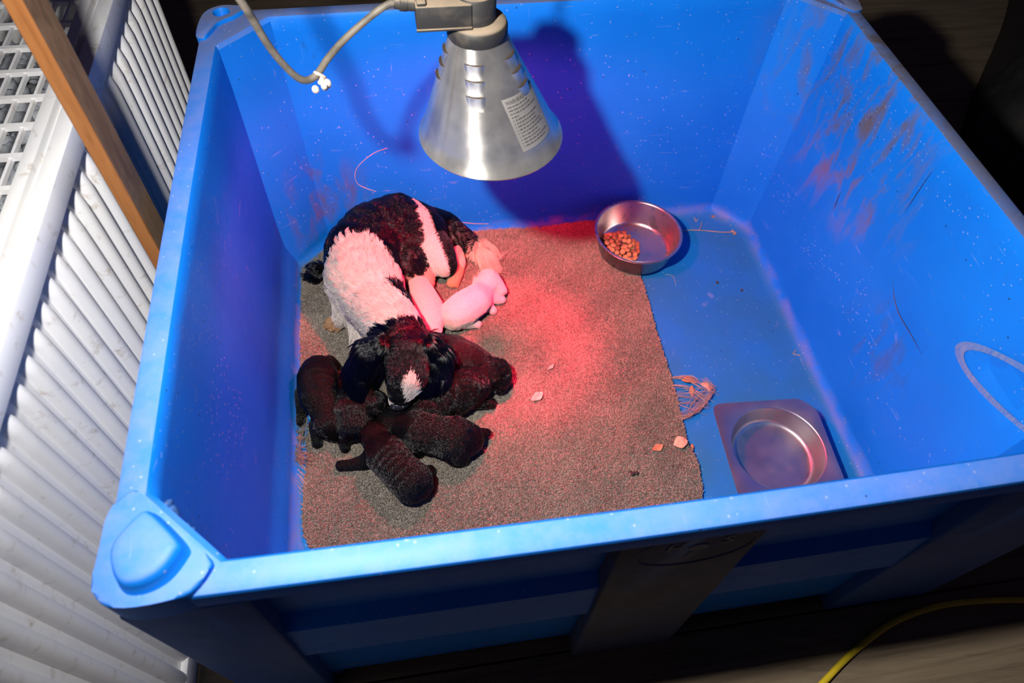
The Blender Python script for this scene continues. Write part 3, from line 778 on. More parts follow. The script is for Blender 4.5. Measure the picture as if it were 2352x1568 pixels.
# louvre vents: columns of three round the shade
def vent(a0, zc, hw=0.0138, hh=0.0085):
    v = []; f = []; nu, nv = 10, 5
    for j in range(nv+1):
        t = j/nv
        for i in range(nu+1):
            u = -1+2*i/nu
            z = zc+hh*(1-2*t) if False else zc-hh+2*hh*t
            r = RB+(RT-RB)*(z-ZB)/(ZT-ZB)
            wd = hw*(0.72+0.28*t)
            o_ = 0.0034*(t**1.5)*(1-u**4)+0.0003
            v.append(cone_pt(a0+u*wd/r, z, o_))
    for j in range(nv):
        for i in range(nu):
            q = j*(nu+1)+i; f.append((q, q+1, q+nu+2, q+nu+1))
    o = raw('vent', v, f, M_ALU, lamp)
    z = zc+hh; r = RB+(RT-RB)*(z-ZB)/(ZT-ZB)
    v = [cone_pt(a0+(-1+2*i/nu)*hw/r, z+0.0004, 0.0005) for i in range(nu+1)]+[cone_pt(a0+(-1+2*i/nu)*hw/r, z+0.0002, 0.0005+0.0028*(1-(-1+2*i/nu)**4)) for i in range(nu+1)]
    raw('vent_slot', v, [(i, i+1, nu+2+i, nu+1+i) for i in range(nu)], M_DARK, o)
VA = math.radians(-106)
for k_ in range(5):
    for zc in (0.6775, 0.6595, 0.6415):
        vent(VA+k_*2*PI/5, zc)
# warning label wrapped on the shade
LA0, LA1, LZ0, LZ1 = math.radians(-72), math.radians(-20), 0.578, 0.645
nu, nv = 12, 6
def lab(u, v_, o_=0.0006):
    z = LZ0+(LZ1-LZ0)*v_; wdt = RB+(RT-RB)*(z-ZB)/(ZT-ZB); wm = RB+(RT-RB)*(LZ1-ZB)/(ZT-ZB)
    a = (LA0+LA1)/2+(u-0.5)*(LA1-LA0)*wm/wdt*1.12
    return cone_pt(a, z, o_)
label = raw('warning_label', [lab(i/nu, j/nv) for j in range(nv+1) for i in range(nu+1)], [(j*(nu+1)+i, j*(nu+1)+i+1, (j+1)*(nu+1)+i+1, (j+1)*(nu+1)+i) for j in range(nv) for i in range(nu)], M_LABEL, lamp)
label['label'] = 'printed warning label stuck on the shade'
def lab_text(s, u0, vtop, size, name='label_print', bold=0.0):
    me = text_mesh(s, size, bold); c = np.array([v.co[:] for v in me.vertices])
    c[:, 0] -= c[:, 0].min(); k_ = 1.0
    for v, p in zip(me.vertices, c):
        v.co = lab(u0+p[0]*k_, vtop+p[1], 0.0010)
    me.update(); return link_mesh(name, me, M_INK, label, smooth=False)
lab_text('WARNING: FIRE RISK', 0.05, 0.92, 0.098, 'label_heading', 0.002)
# the small print is too fine to read in the photograph: rows of word-length strokes
pv, pf = [], []
for i in range(13):
    u_, vt = (0.06 if i < 4 else 0.12), 0.83-i*0.062
    end = (0.62, 0.70, 0.86, 0.24)[i] if i < 4 else rng.uniform(0.6, 0.93)
    if i >= 4: pv += [lab(0.06, vt, 0.0010), lab(0.08, vt, 0.0010), lab(0.08, vt+0.018, 0.0010), lab(0.06, vt+0.018, 0.0010)]
    while u_ < end:
        ww = min(rng.uniform(0.03, 0.11), end-u_)
        pv += [lab(u_, vt, 0.0010), lab(u_+ww, vt, 0.0010), lab(u_+ww, vt+0.022, 0.0010), lab(u_, vt+0.022, 0.0010)]; u_ += ww+0.022
pf = [(4*i, 4*i+1, 4*i+2, 4*i+3) for i in range(len(pv)//4)]
raw('label_print', pv, pf, M_INK, label, smooth=False)
# collar, socket, cable box
bm = bmesh.new()
add_lathe(bm, [(0.030, 0.701), (0.0385, 0.702), (0.0400, 0.705), (0.0398, 0.717), (0.0385, 0.7205), (0.0365, 0.7230), (0.026, 0.7260), (0.001, 0.7260)], hx, hy, 64); obj('collar', bm, M_BLACK, lamp)
bm = bmesh.new()
add_lathe(bm, [(0.0265, 0.7250), (0.0262, 0.756), (0.0245, 0.7585), (0.0, 0.7595)], hx-0.002, hy, 48); obj('socket', bm, M_BLACK, lamp)
bm = bmesh.new(); add_box(bm, 0.3225, 0.392, hy-0.028, hy+0.008, 0.7275, 0.7565, bev=0.002); add_box(bm, 0.3225, 0.392, hy-0.030, hy+0.010, 0.7255, 0.7285, bev=0.0008)
obj('cable_box', bm, M_BLACK, lamp)
bm = bmesh.new(); add_box(bm, 0.325, 0.336, hy-0.026, hy+0.004, 0.7560, 0.7605, bev=0.0015); obj('box_clip', bm, M_BLACK, lamp)
tubep = [(0.3225, hy-0.008, 0.7505), (0.314, hy-0.008, 0.7515), (0.3135, hy-0.008, 0.7516), (0.305, hy-0.008, 0.7530), (0.3045, hy-0.008, 0.7531), (0.298, hy-0.008, 0.7540)]
tube_obj('cable_gland', tubep, [0.0085, 0.0085, 0.0095, 0.0095, 0.0080, 0.0072], M_BLACK, lamp, 20)
bm = bmesh.new(); add_lathe(bm, [(0.0, 0.680), (0.018, 0.680), (0.018, 0.660), (0.022, 0.650), (0.046, 0.622), (0.048, 0.612), (0.042, 0.604), (0.0, 0.601)], lx-0.006, ly+0.002, 32)
bulb = obj('bulb', bm, M_BULB, lamp); bulb['label'] = 'red glass reflector bulb'
# chain the lamp hangs from
zz = 0.7585; i = 0
tube_obj('hanger_eye', [(hx-0.002+0.006*math.cos(a), hy, zz+0.005+0.006*math.sin(a)) for a in np.linspace(0, 2*PI, 17)], 0.0013, M_CHAIN, lamp, 6)
linkm = bmesh.new(); add_tube(linkm, [(0.0042*math.cos(a), 0, 0.0095*math.sin(a)) for a in np.linspace(0, 2*PI, 17)], 0.0012, 6, cap=False)
lme = bpy.data.meshes.new('chain_link'); linkm.to_mesh(lme); linkm.free(); lme.materials.append(M_CHAIN); lme.shade_smooth()
for i in range(70):
    o = bpy.data.objects.new('chain_link', lme); COL.objects.link(o); o.parent = lamp
    o.location = Vector((hx-0.002, hy, zz+0.0165+i*0.0158))-lamp.location; o.rotation_euler = (0, 0, PI/2*((i+1) % 2))
# cable
cpts = [(0.300, hy-0.008, 0.7537), (0.290, 0.596, 0.7525)]
for px, py, y in ((860, 38, 0.590), (800, 90, 0.572), (760, 135, 0.549), (735, 172, 0.528), (712, 186, 0.518), (690, 180, 0.512), (660, 152, 0.506), (625, 108, 0.499), (590, 50, 0.489), (565, 10, 0.478)):
    cpts.append(tuple(at(px, py, 1, y)))
cpts += [(0.125, 0.462, 0.90), (0.10, 0.45, 1.02), (0.09, 0.45, 1.25), (0.09, 0.45, 1.6)]
tube_obj('cable', catmull(cpts, 8), 0.0043, M_CORD, lamp, 12)['label'] = 'dusty dark rubber cable looping down to the socket'
lamp.location = Vector(lamp.location)+Vector((-0.0015, -0.010, 0.008))
# knotted string
kn_ = at(735, 172, 1, 0.518)
st = thing('knotted_string', 'short off-white string knotted round the lamp cable, frayed end hanging', 'string', tuple(kn_))
cdir = at(760, 135, 1, 0.539)-at(712, 186, 1, 0.508); cdir /= np.linalg.norm(cdir)
e1 = np.cross(cdir, [0, 0, 1]); e1 /= np.linalg.norm(e1); e2 = np.cross(cdir, e1)
lp = [tuple(kn_+0.0062*(math.cos(a)*e1+math.sin(a)*e2)+cdir*0.004*math.sin(a)) for a in np.linspace(0, 2*PI, 20)]
tube_obj('string_loop', lp, 0.0016, M_STRING, st, 8)
kend = at(739, 193, 1, 0.512)
bm = bmesh.new()
for i in range(9):
    c = kend+rng.normal(0, 0.0035, 3); bmesh.ops.create_icosphere(bm, subdivisions=2, radius=rng.uniform(0.003, 0.005), matrix=Matrix.Translation(c) @ Matrix.Diagonal((1, 0.8, 1.2, 1)))
add_tube(bm, [kn_-e2*0.006*np.sign(e2[2]), (kn_+kend)/2+np.array([0.003, -0.004, 0]), kend], 0.0017, 8)
obj('frayed_knot', bm, M_STRING, st)

# ------------------------------------------------------------------ animals
def chains_mesh(chains, voxel, smooth=6):
    vs = []; fs = []; b = 0
    for ch in chains:
        P_ = np.array([c[:3] for c in ch['p']]); Rr = np.array([c[3] for c in ch['p']])
        sc_ = np.array(ch.get('s', (1, 1, 1)))
        for i in range(len(P_)-1):
            L_ = np.linalg.norm(P_[i+1]-P_[i]); k_ = max(1, int(L_/(0.3*min(Rr[i], Rr[i+1]))))
            for s in range(k_+(1 if i == len(P_)-2 else 0)):
                t = s/k_; c = P_[i]*(1-t)+P_[i+1]*t; r = Rr[i]*(1-t)+Rr[i+1]*t
                vs.append(iv2*r*sc_+c); fs.append(np.array(if2)+b); b += len(iv2)
        if len(P_) == 1:
            vs.append(iv2*Rr[0]*sc_+P_[0]); fs.append(np.array(if2)+b); b += len(iv2)
    me = bpy.data.meshes.new('blank'); V = np.concatenate(vs); Fc = np.concatenate(fs)
    me.from_pydata(V.tolist(), [], Fc.tolist()); me.update()
    o = bpy.data.objects.new('blank', me); COL.objects.link(o)
    m1 = o.modifiers.new('r', 'REMESH'); m1.mode = 'VOXEL'; m1.voxel_size = voxel
    m2 = o.modifiers.new('s', 'SMOOTH'); m2.iterations = smooth; m2.factor = 0.5
    out = bpy.data.meshes.new_from_object(o.evaluated_get(bpy.context.evaluated_depsgraph_get()))
    bpy.data.objects.remove(o); bpy.data.meshes.remove(me)
    return out
ico = bmesh.new(); bmesh.ops.create_icosphere(ico, subdivisions=2, radius=1); ico.verts.index_update(); iv2 = np.array([v.co[:] for v in ico.verts]); if2 = [[v.index for v in f.verts] for f in ico.faces]; ico.free()

def nearest(P, chains):
    best = np.full(len(P), 1e9); dr = np.zeros((len(P), 3)); idx = np.zeros(len(P), int); par = np.zeros(len(P))
    for ci, ch in enumerate(chains):
        Q = np.array([c[:3] for c in ch['p']]); Rr = np.array([c[3] for c in ch['p']])
        for i in range(len(Q)-1):
            d = Q[i+1]-Q[i]; t = np.clip(((P-Q[i])@d)/(d@d+1e-12), 0, 1)
            dist = np.linalg.norm(P-(Q[i]+t[:, None]*d), axis=1)-(Rr[i]*(1-t)+Rr[i+1]*t)
            m = dist < best; best[m] = dist[m]; dr[m] = d/np.linalg.norm(d); idx[m] = ci; par[m] = i+t[m]
    return dr, idx, par

def sample(me, n):
    me.calc_loop_triangles(); T = np.zeros(len(me.loop_triangles)*3, int); me.loop_triangles.foreach_get('vertices', T); T = T.reshape(-1, 3)
    V = np.zeros(len(me.vertices)*3); me.vertices.foreach_get('co', V); V = V.reshape(-1, 3)
    N = np.zeros(len(me.vertices)*3); me.vertices.foreach_get('normal', N); N = N.reshape(-1, 3)
    a = V[T[:, 1]]-V[T[:, 0]]; b = V[T[:, 2]]-V[T[:, 0]]; ar = np.linalg.norm(np.cross(a, b), axis=1)
    f = rng.choice(len(T), n, p=ar/ar.sum()); u, v_ = rng.uniform(size=n), rng.uniform(size=n); m = u+v_ > 1; u[m] = 1-u[m]; v_[m] = 1-v_[m]
    w_ = 1-u-v_
    P = V[T[f, 0]]*w_[:, None]+V[T[f, 1]]*u[:, None]+V[T[f, 2]]*v_[:, None]
    Nn = N[T[f, 0]]*w_[:, None]+N[T[f, 1]]*u[:, None]+N[T[f, 2]]*v_[:, None]
    return P, Nn/(np.linalg.norm(Nn, axis=1)[:, None]+1e-9)

def body_material(name, col=None):
    t = NT(name)
    if col is None:
        a = t.n('ShaderNodeAttribute'); a.attribute_name = 'tint'; c = a.outputs['Color']
    else: c = col
    return t.done(c, 0.8, 0, 0.06)
M_SKIN = body_material('coat_underlayer')

def near_guide(P, Q):
    out = np.zeros(len(P), int); q2 = (Q*Q).sum(1)
    for a in range(0, len(P), 4000):
        out[a:a+4000] = np.argmin(q2[None, :]-2*P[a:a+4000]@Q.T, axis=1)
    return out
def grow(name, me, chains, nh, fn, parent, k=5, curl=0.0, zmin=0.010, lock=22, clump=0.75):
    """fn(P, idx, par) -> tint (n,3), length (n,), lift (n,)"""
    P, N = sample(me, nh)
    dr, idx, par = nearest(P, chains)
    tint, ln, lift = fn(P, idx, par)
    keep = ln > 0.0005
    P, N, dr, tint, ln, lift = P[keep], N[keep], dr[keep], tint[keep], ln[keep], lift[keep]
    n = len(P)
    wob = np.stack([vnoise(P, 45, 11), vnoise(P, 45, 12), vnoise(P, 45, 13)], 1)-0.5
    T = dr+wob*np.where((ln < 0.010) & (curl < 0.2), 0.30, 0.9)[:, None]+rng.normal(0, 0.035, (n, 3)); T -= N*np.sum(T*N, 1)[:, None]; T /= np.linalg.norm(T, axis=1)[:, None]+1e-9
    pos = np.zeros((n, k, 3)); pos[:, 0] = P-N*0.001
    ln = ln*rng.uniform(0.7, 1.15, n)
    ph = vnoise(P, 30, 21)*6.28; B = np.cross(N, T)
    for j in range(1, k):
        t = j/(k-1)
        g = np.zeros((n, 3)); g[:, 2] = -1
        pos[:, j] = P+T*(ln*t)[:, None]*0.95+N*(ln*lift*(t-0.55*t*t))[:, None]+g*(ln*0.25*t*t)[:, None]
        if curl: pos[:, j] += B*(curl*ln*np.sin(ph+t*7))[:, None]+N*(curl*ln*0.6*np.cos(ph+t*7))[:, None]
    if lock:
        gi = rng.choice(n, max(8, n//lock), replace=False); ng = near_guide(P.astype(np.float32), P[gi].astype(np.float32)); g_ = gi[ng]
        for j in range(1, k):
            wgt = (clump*np.clip((ln-0.008)/0.012, 0.15 if curl < 0.2 else 0.8, 1)*(j/(k-1))**1.3)[:, None]
            pos[:, j] = pos[:, j]*(1-wgt)+(pos[g_, j]+(P-P[g_])*0.12)*wgt
        tint = tint*(0.9+0.2*rng.uniform(size=n)[g_])[:, None]
    pos[:, :, 2] = np.maximum(pos[:, :, 2], zmin)
    r = np.interp(np.linspace(0, 1, k), [0, 0.6, 1], [1, 0.85, 0.25])
    tint = tint*rng.uniform(0.8, 1.15, (n, 1))
    return hair_object(name, pos, k, 0.00034*r, tint, M_FUR, parent)

def paint(me, chains, fn):
    V = np.zeros(len(me.vertices)*3); me.vertices.foreach_get('co', V); V = V.reshape(-1, 3)
    dr, idx, par = nearest(V, chains); tint, ln, lift = fn(V, idx, par)
    ca = me.color_attributes.new('tint', 'FLOAT_COLOR', 'POINT'); c = np.ones((len(V), 4), np.float32); c[:, :3] = tint*0.9
    ca.data.foreach_set('color', c.ravel())

def body_obj(name, me, m, parent):
    o = bpy.data.objects.new(name, me); COL.objects.link(o); me.materials.append(m); me.shade_smooth()
    o.parent = parent; me.transform(Matrix.Translation(-parent_world(parent)))
    return o
def q(px, py, z, r): 
    p = at(px, py, 2, z); return (p[0], p[1], p[2], r)
BLK = np.array([0.0028, 0.0024, 0.0023]); WHT = np.array([0.55, 0.48, 0.42]); TANC = np.array([0.42, 0.24, 0.12]); PINK = np.array([0.55, 0.28, 0.22])

# --- mother dog
mother = [
    {'p': [q(915, 921, .082, .019), q(922, 900, .099, .027), q(934, 862, .118, .041), q(936, 815, .130, .049), q(908, 755, .124, .050), q(864, 695, .100, .062), q(836, 638, .095, .079), q(832, 585, .098, .083), q(862, 545, .100, .080), q(912, 520, .102, .074), q(955, 524, .092, .060), q(985, 530, .080, .042)]},
    {'p': [q(975, 510, .085, .036), q(1015, 515, .062, .030), q(1062, 545, .045, .022), q(1095, 568, .034, .015), q(1106, 580, .030, .010)]},
    {'p': [q(968, 535, .080, .046), q(1002, 572, .072, .040), q(1020, 606, .060, .030)]},
    {'p': [q(1018, 600, .055, .022), q(1050, 578, .036, .014), q(1056, 600, .030, .013), q(1049, 628, .024, .014), q(1043, 640, .022, .015)]},
    {'p': [q(930, 600, .070, .046), q(968, 628, .045, .030), q(980, 648, .035, .020)]},
    {'p': [q(800, 680, .070, .036), q(788, 725, .040, .020), q(775, 738, .026, .015), q(762, 742, .022, .013)]},
    {'p': [q(838, 700, .060, .040), q(828, 765, .040, .022), q(822, 785, .026, .015)]},
    {'p': [q(1036, 640, .022, .006), q(1029, 652, .018, .0055)]},
    {'p': [q(1042, 644, .024, .006), q(1038, 657, .018, .0058)]},
    {'p': [q(1050, 642, .024, .006), q(1050, 655, .018, .0058)]},
    {'p': [q(758, 744, .022, .006), q(752, 752, .018, .006)]}, {'p': [q(765, 748, .022, .006), q(763, 757, .018, .006)]}, {'p': [q(774, 746, .022, .006), q(776, 755, .018, .006)]},
    {'p': [q(732, 622, .035, .018), q(714, 630, .026, .009)]},
]
def xy(pts, z): return [tuple(at(px, py, 2, z)[:2]) for px, py in pts]
WP = [xy([(722, 652), (733, 612), (755, 582), (780, 560), (808, 548), (822, 556), (838, 548), (862, 556), (890, 578), (915, 600), (940, 622), (958, 650), (966, 705), (962, 742), (925, 752), (905, 772), (880, 752), (845, 748), (836, 775), (812, 792), (780, 776), (742, 758), (730, 700)], .165),
      xy([(930, 447), (950, 455), (978, 480), (1003, 520), (1024, 556), (1046, 600), (1048, 630), (1025, 648), (985, 650), (978, 610), (974, 560), (958, 505)], .140),
      xy([(922, 890), (928, 876), (938, 864), (950, 862), (955, 876), (962, 888), (946, 892), (930, 897)], .142)]
BP = [xy([(888, 648), (915, 634), (938, 640), (955, 662), (962, 704), (945, 702), (925, 684), (905, 668)], .155)]
TAILP = xy([(1055, 585), (1085, 562), (1130, 570), (1165, 640), (1060, 640)], .03)
PAWP = xy([(735, 712), (812, 700), (815, 790), (735, 790)], .03)
NOSEP = xy([(880, 906), (948, 904), (952, 960), (878, 960)], .095)
HINDP = xy([(1020, 560), (1085, 560), (1085, 670), (1000, 670)], .03)
def mother_fn(P, idx, par):
    n = len(P); tint = np.tile(BLK, (n, 1)); ln = np.full(n, 0.017); lift = np.full(n, 0.30)
    Pj = P[:, :2]+rng.normal(0, 0.0022, (n, 2))
    w_ = np.zeros(n, bool)
    for pl in WP[:2]: w_ |= inside(Pj, pl)
    w_ &= P[:, 2] > 0.03
    for pl in BP: w_ &= ~inside(Pj, pl)
    sh = inside(Pj, WP[0])
    t0 = idx == 0
    w_ &= ~(t0 & (par < 3.6))
    low = (idx == 5) | ((idx == 6)); w_ |= low
    tint[w_] = WHT
    ln[sh] = 0.030; lift[sh] = 0.45
    neck = t0 & (par > 3.2) & (par < 5.0); ln[neck] = 0.036; lift[neck] = 0.45
    head = t0 & (par < 3.2); ln[head] = 0.012; lift[head] = 0.3
    muz = t0 & (par < 1.2); ln[muz] = 0.004
    bl = inside(Pj, WP[2]) & t0 & (P[:, 2] > 0.10); tint[bl] = WHT; ln[bl] = 0.012
    mw = t0 & (par < 0.55); tint[mw] = WHT*0.85
    nc_ = at(915, 931, 2, .085); mid = t0 & (np.linalg.norm(P-nc_, axis=1) < 0.0125); tint[mid] = BLK
    belt = inside(Pj, WP[1]); ln[belt] = 0.007; lift[belt] = 0.15
    th = (idx == 2); ln[th] = np.minimum(ln[th], 0.007)
    be = (idx == 4); tint[be & (P[:, 2] < 0.075)] = PINK; ln[be & (P[:, 2] < 0.075)] = 0.002
    tl = idx == 1; ln[tl] = 0.026; lift[tl] = 0.5; tip = tl & (par > 2.7); tint[tip] = WHT*np.array([1.0, 0.92, 0.82]); ln[tip] = 0.058; lift[tip] = 0.8
    hp = idx == 3; tint[hp] = np.where((par[hp] < 2.4)[:, None], WHT*np.array([1.0, 0.9, 0.8]), TANC*0.9+WHT*0.15); ln[hp] = 0.010
    foot_ = (idx == 5) & (par > 1.6); tint[foot_] = TANC; ln[low] = 0.016
    ln[(idx == 6)] = 0.022
    toe = (idx >= 7) & (idx <= 12); tint[toe] = TANC; ln[toe] = 0.004
    tint[idx == 13] = BLK; ln[idx == 13] = 0.03
    return tint, ln, lift
dog = thing('mother_dog', 'black and white long-haired mother dog curled up around her puppies on the carpet', 'dog', tuple(at(880, 640, 2, 0.0125)))
me = chains_mesh(mother, 0.0042, 8); paint(me, mother, mother_fn)
body = body_obj('body', me, M_SKIN, dog)
me2 = me.copy(); me2.transform(Matrix.Translation(parent_world(dog)))
grow('coat', me2, mother, 110000, mother_fn, dog, 6, 0.06, lock=50)
def ear(parent, pts, s, tint, ln, nh, name='ear', curl=0.0):
    ch = [{'p': pts, 's': s}]
    me = chains_mesh(ch, 0.003, 4)
    fn = lambda P, i, p: (np.tile(tint, (len(P), 1)), np.full(len(P), ln)*(0.6+0.4*np.clip(p/ max(1, len(pts)-1), 0, 1)), np.full(len(P), 0.3))
    paint(me, ch, fn)
    o = body_obj(name, me, M_SKIN, parent)
    m2 = me.copy(); m2.transform(Matrix.Translation(parent_world(parent)))
    grow('ear_hair', m2, ch, nh, fn, o, 5, curl)
    return o
ear(dog, [q(882, 785, .160, .016), q(845, 810, .138, .028), q(824, 848, .108, .030), q(822, 888, .084, .024)], (0.75, 1, 1), BLK, 0.044, 12000)
ear(dog, [q(984, 785, .160, .016), q(1008, 815, .132, .026), q(1008, 855, .106, .028), q(990, 888, .088, .020)], (0.75, 1, 1), BLK, 0.044, 12000)
ear(dog, [q(1098, 566, .036, .012), q(1106, 582, .034, .012), q(1110, 596, .028, .008)], (1, 1, 1), WHT*np.array([1.0, 0.90, 0.78]), 0.062, 5000, name='tail_tip')
bm = bmesh.new(); c = at(915, 931, 2, .085)
bmesh.ops.create_uvsphere(bm, u_segments=20, v_segments=12, radius=0.0125, matrix=Matrix.Translation(c) @ Matrix.Diagonal((1.25, 0.75, 0.85, 1)))
for s in (-1, 1): bmesh.ops.create_uvsphere(bm, u_segments=10, v_segments=8, radius=0.004, matrix=Matrix.Translation(c+np.array([s*0.0085, -0.006, 0.003])))
obj('nose', bm, simple('moist_black_nose', (0.012, 0.012, 0.013), 0.35, var=0.3, scale=300, bump=0.4), dog)
M_EYE = simple('dark_eye', (0.01, 0.008, 0.006), 0.08)
for px, py in ((897, 872), (962, 868)):
    bm = bmesh.new(); bmesh.ops.create_uvsphere(bm, u_segments=12, v_segments=8, radius=0.006, matrix=Matrix.Translation(at(px, py, 2, .118))); obj('eye', bm, M_EYE, dog)

# --- puppies
PUPS = 'litter of puppies'
def toes(px, py, z, r, dx, dy, sp=4.5, n=4):
    # four little toes fanned across the end of a paw; (dx, dy) points along the paw
    L_ = math.hypot(dx, dy); dx, dy = dx/L_, dy/L_; out = []
    for i in range(n):
        o_ = (i-(n-1)/2)*sp; f_ = 5.5-0.45*abs(o_)
        out.append({'p': [q(px-dy*o_*0.7, py+dx*o_*0.7, z, r), q(px-dy*o_+dx*f_, py+dx*o_+dy*f_, z-0.002, r*0.92)]})
    return out
def puppy(label, chains, col, nh, ln=0.006, ears=(), eyes=(), nose=None, curl=0.0, base=None, nosecol=(0.012, 0.011, 0.011), vox=0.0025):
    c0 = chains[0]['p'][len(chains[0]['p'])//2]
    t = thing('puppy', label, 'puppy', (c0[0], c0[1], 0.0125), PUPS)
    me = chains_mesh(chains, vox, 6)
    def fn(P, idx, par):
        tint = np.tile(col, (len(P), 1)); l_ = np.full(len(P), ln); l_[idx > 0] *= 0.7
        return tint, l_, np.full(len(P), 0.22+curl)
    paint(me, chains, fn); body_obj('body', me, M_SKIN, t)
    m2 = me.copy(); m2.transform(Matrix.Translation(parent_world(t)))
    grow('coat', m2, chains, nh, fn, t, 4 if not curl else 6, curl, lock=30 if curl else 0)
    for e, s in ears:
        ch = [{'p': e, 's': s}]; m3 = chains_mesh(ch, 0.0022, 3)
        f3 = lambda P, i, p: (np.tile(col*0.95, (len(P), 1)), np.full(len(P), ln*0.7), np.full(len(P), 0.2))
        paint(m3, ch, f3); o = body_obj('ear', m3, M_SKIN, t); m4 = m3.copy(); m4.transform(Matrix.Translation(parent_world(t))); grow('ear_hair', m4, ch, 1500, f3, o, 4)
    for e in eyes:
        bm = bmesh.new(); bmesh.ops.create_uvsphere(bm, u_segments=10, v_segments=8, radius=0.0028, matrix=Matrix.Translation(e[:3])); obj('eye', bm, M_EYE, t)
    if nose is not None:
        bm = bmesh.new(); bmesh.ops.create_uvsphere(bm, u_segments=12, v_segments=8, radius=nose[3], matrix=Matrix.Translation(nose[:3]) @ Matrix.Diagonal((1.2, 0.9, 0.8, 1))); obj('nose', bm, simple('puppy_nose', nosecol, 0.4), t)
    return t
PW = np.array([0.56, 0.46, 0.40])
# white puppy stretched out on the open carpet
puppy('white puppy lying apart on the carpet, its head against the mother dog\'s white tail tip',
      [{'p': [q(1152, 668, .034, .012), q(1138, 655, .042, .019), q(1122, 644, .050, .027), q(1110, 668, .046, .024), q(1092, 690, .050, .035), q(1066, 708, .050, .038), q(1044, 722, .046, .034)]},
       {'p': [q(1060, 735, .030, .020), q(1080, 742, .022, .012), q(1097, 744, .020, .0085)]},
       *toes(1098, 745, .0185, .004, 1, 0.3, 3.6),
       {'p': [q(1110, 695, .034, .018), q(1124, 706, .024, .011), q(1132, 712, .020, .009)]},
       *toes(1133, 713, .0185, .004, 0.7, 0.7, 3.6),
       {'p': [q(1125, 680, .034, .016), q(1145, 690, .022, .009), q(1154, 688, .020, .008)]},
       {'p': [q(1028, 728, .036, .012), q(1022, 742, .024, .006)]}],
      PW, 14000, ears=[([q(1092, 640, .052, .006), q(1090, 652, .042, .009)], (0.6, 1, 1)), ([q(1142, 640, .052, .006), q(1150, 655, .045, .009)], (0.6, 1, 1))],
      nose=q(1157, 672, .032, .005), nosecol=(0.35, 0.12, 0.10))
puppy('white puppy nursing, pressed between the mother dog\'s neck and the other white puppy',
      [{'p': [q(955, 640, .040, .012), q(962, 655, .046, .024), q(972, 680, .048, .030), q(982, 705, .048, .034), q(984, 735, .046, .035), q(984, 752, .042, .030)]},
       {'p': [q(1000, 752, .026, .015), q(1004, 768, .020, .009)]},
       {'p': [q(962, 690, .030, .014), q(950, 700, .022, .009)]}],
      PW, 11000, ears=[([q(980, 660, .060, .006), q(986, 672, .050, .009)], (0.7, 1, 1))])
PB = np.array([0.0026, 0.0023, 0.0022])
puppy('black puppy with a thin curved tail and one foreleg stretched out, nearest to tub front',
      [{'p': [q(858, 985, .036, .018), q(862, 1000, .042, .030), q(870, 1018, .044, .029), q(888, 1045, .050, .039), q(918, 1080, .050, .038), q(946, 1106, .048, .040)]},
       {'p': [q(858, 1045, .036, .020), q(838, 1060, .026, .014), q(805, 1067, .021, .0105), q(784, 1069, .019, .0105)]},
       *toes(780, 1069, .0185, .0048, -1, 0.05),
       {'p': [q(945, 1122, .032, .020), q(972, 1136, .024, .0115), q(988, 1130, .022, .0085), q(996, 1113, .022, .0065), q(1000, 1097, .023, .004)]},
       {'p': [q(960, 1092, .038, .024), q(980, 1086, .028, .014), q(988, 1080, .022, .0105)]},
       *toes(990, 1078, .021, .0045, 0.7, -0.5),
       {'p': [q(930, 1120, .030, .022), q(950, 1133, .020, .012)]}],
      PB, 15000, ears=[([q(838, 995, .050, .006), q(834, 1008, .036, .010)], (0.6, 1, 1))])
puppy('black puppy with a stubby tail, lying below the mother dog\'s muzzle, rump towards open carpet',
      [{'p': [q(880, 960, .034, .014), q(895, 968, .042, .028), q(922, 977, .046, .029), q(958, 988, .052, .040), q(1005, 1000, .052, .038), q(1046, 1008, .054, .044), q(1074, 1008, .046, .032)]},
       {'p': [q(1080, 1000, .040, .018), q(1102, 996, .034, .012), q(1118, 994, .030, .009)]},
       {'p': [q(1048, 1036, .038, .028), q(1062, 1052, .024, .015), q(1050, 1060, .018, .011)]},
       {'p': [q(955, 1020, .032, .018), q(962, 1040, .022, .010)]}],
      PB, 15000, ears=[([q(905, 978, .058, .006), q(908, 992, .046, .010)], (0.8, 1, 1))])
puppy('curly-coated black puppy with its round head out on the right, foreleg on the carpet',
      [{'p': [q(1146, 888, .032, .014), q(1144, 872, .042, .024), q(1138, 858, .054, .032), q(1112, 868, .048, .028), q(1075, 888, .054, .040), q(1030, 915, .054, .042), q(985, 938, .048, .038), q(958, 945, .040, .028)]},
       {'p': [q(1085, 918, .034, .018), q(1108, 926, .024, .011), q(1128, 926, .020, .0100)]},
       *toes(1130, 926, .0185, .0045, 1, 0.05),
       {'p': [q(1030, 945, .028, .018), q(1042, 955, .020, .010)]}],
      PB, 15000, 0.008, ears=[([q(1110, 842, .068, .007), q(1102, 858, .056, .013), q(1098, 870, .046, .011)], (0.7, 1, 1)), ([q(1158, 850, .058, .007), q(1164, 864, .046, .010)], (0.6, 1, 1))], nose=q(1147, 895, .028, .005), curl=0.30)
puppy('smooth black puppy half hidden behind the mother dog\'s ear, back to the lit carpet',
      [{'p': [q(1120, 850, .034, .020), q(1105, 835, .044, .028), q(1075, 822, .052, .034), q(1040, 812, .058, .040), q(1005, 808, .056, .040), q(985, 812, .050, .034)]},
       {'p': [q(1040, 850, .030, .018), q(1060, 862, .022, .010)]}],
      PB, 13000)
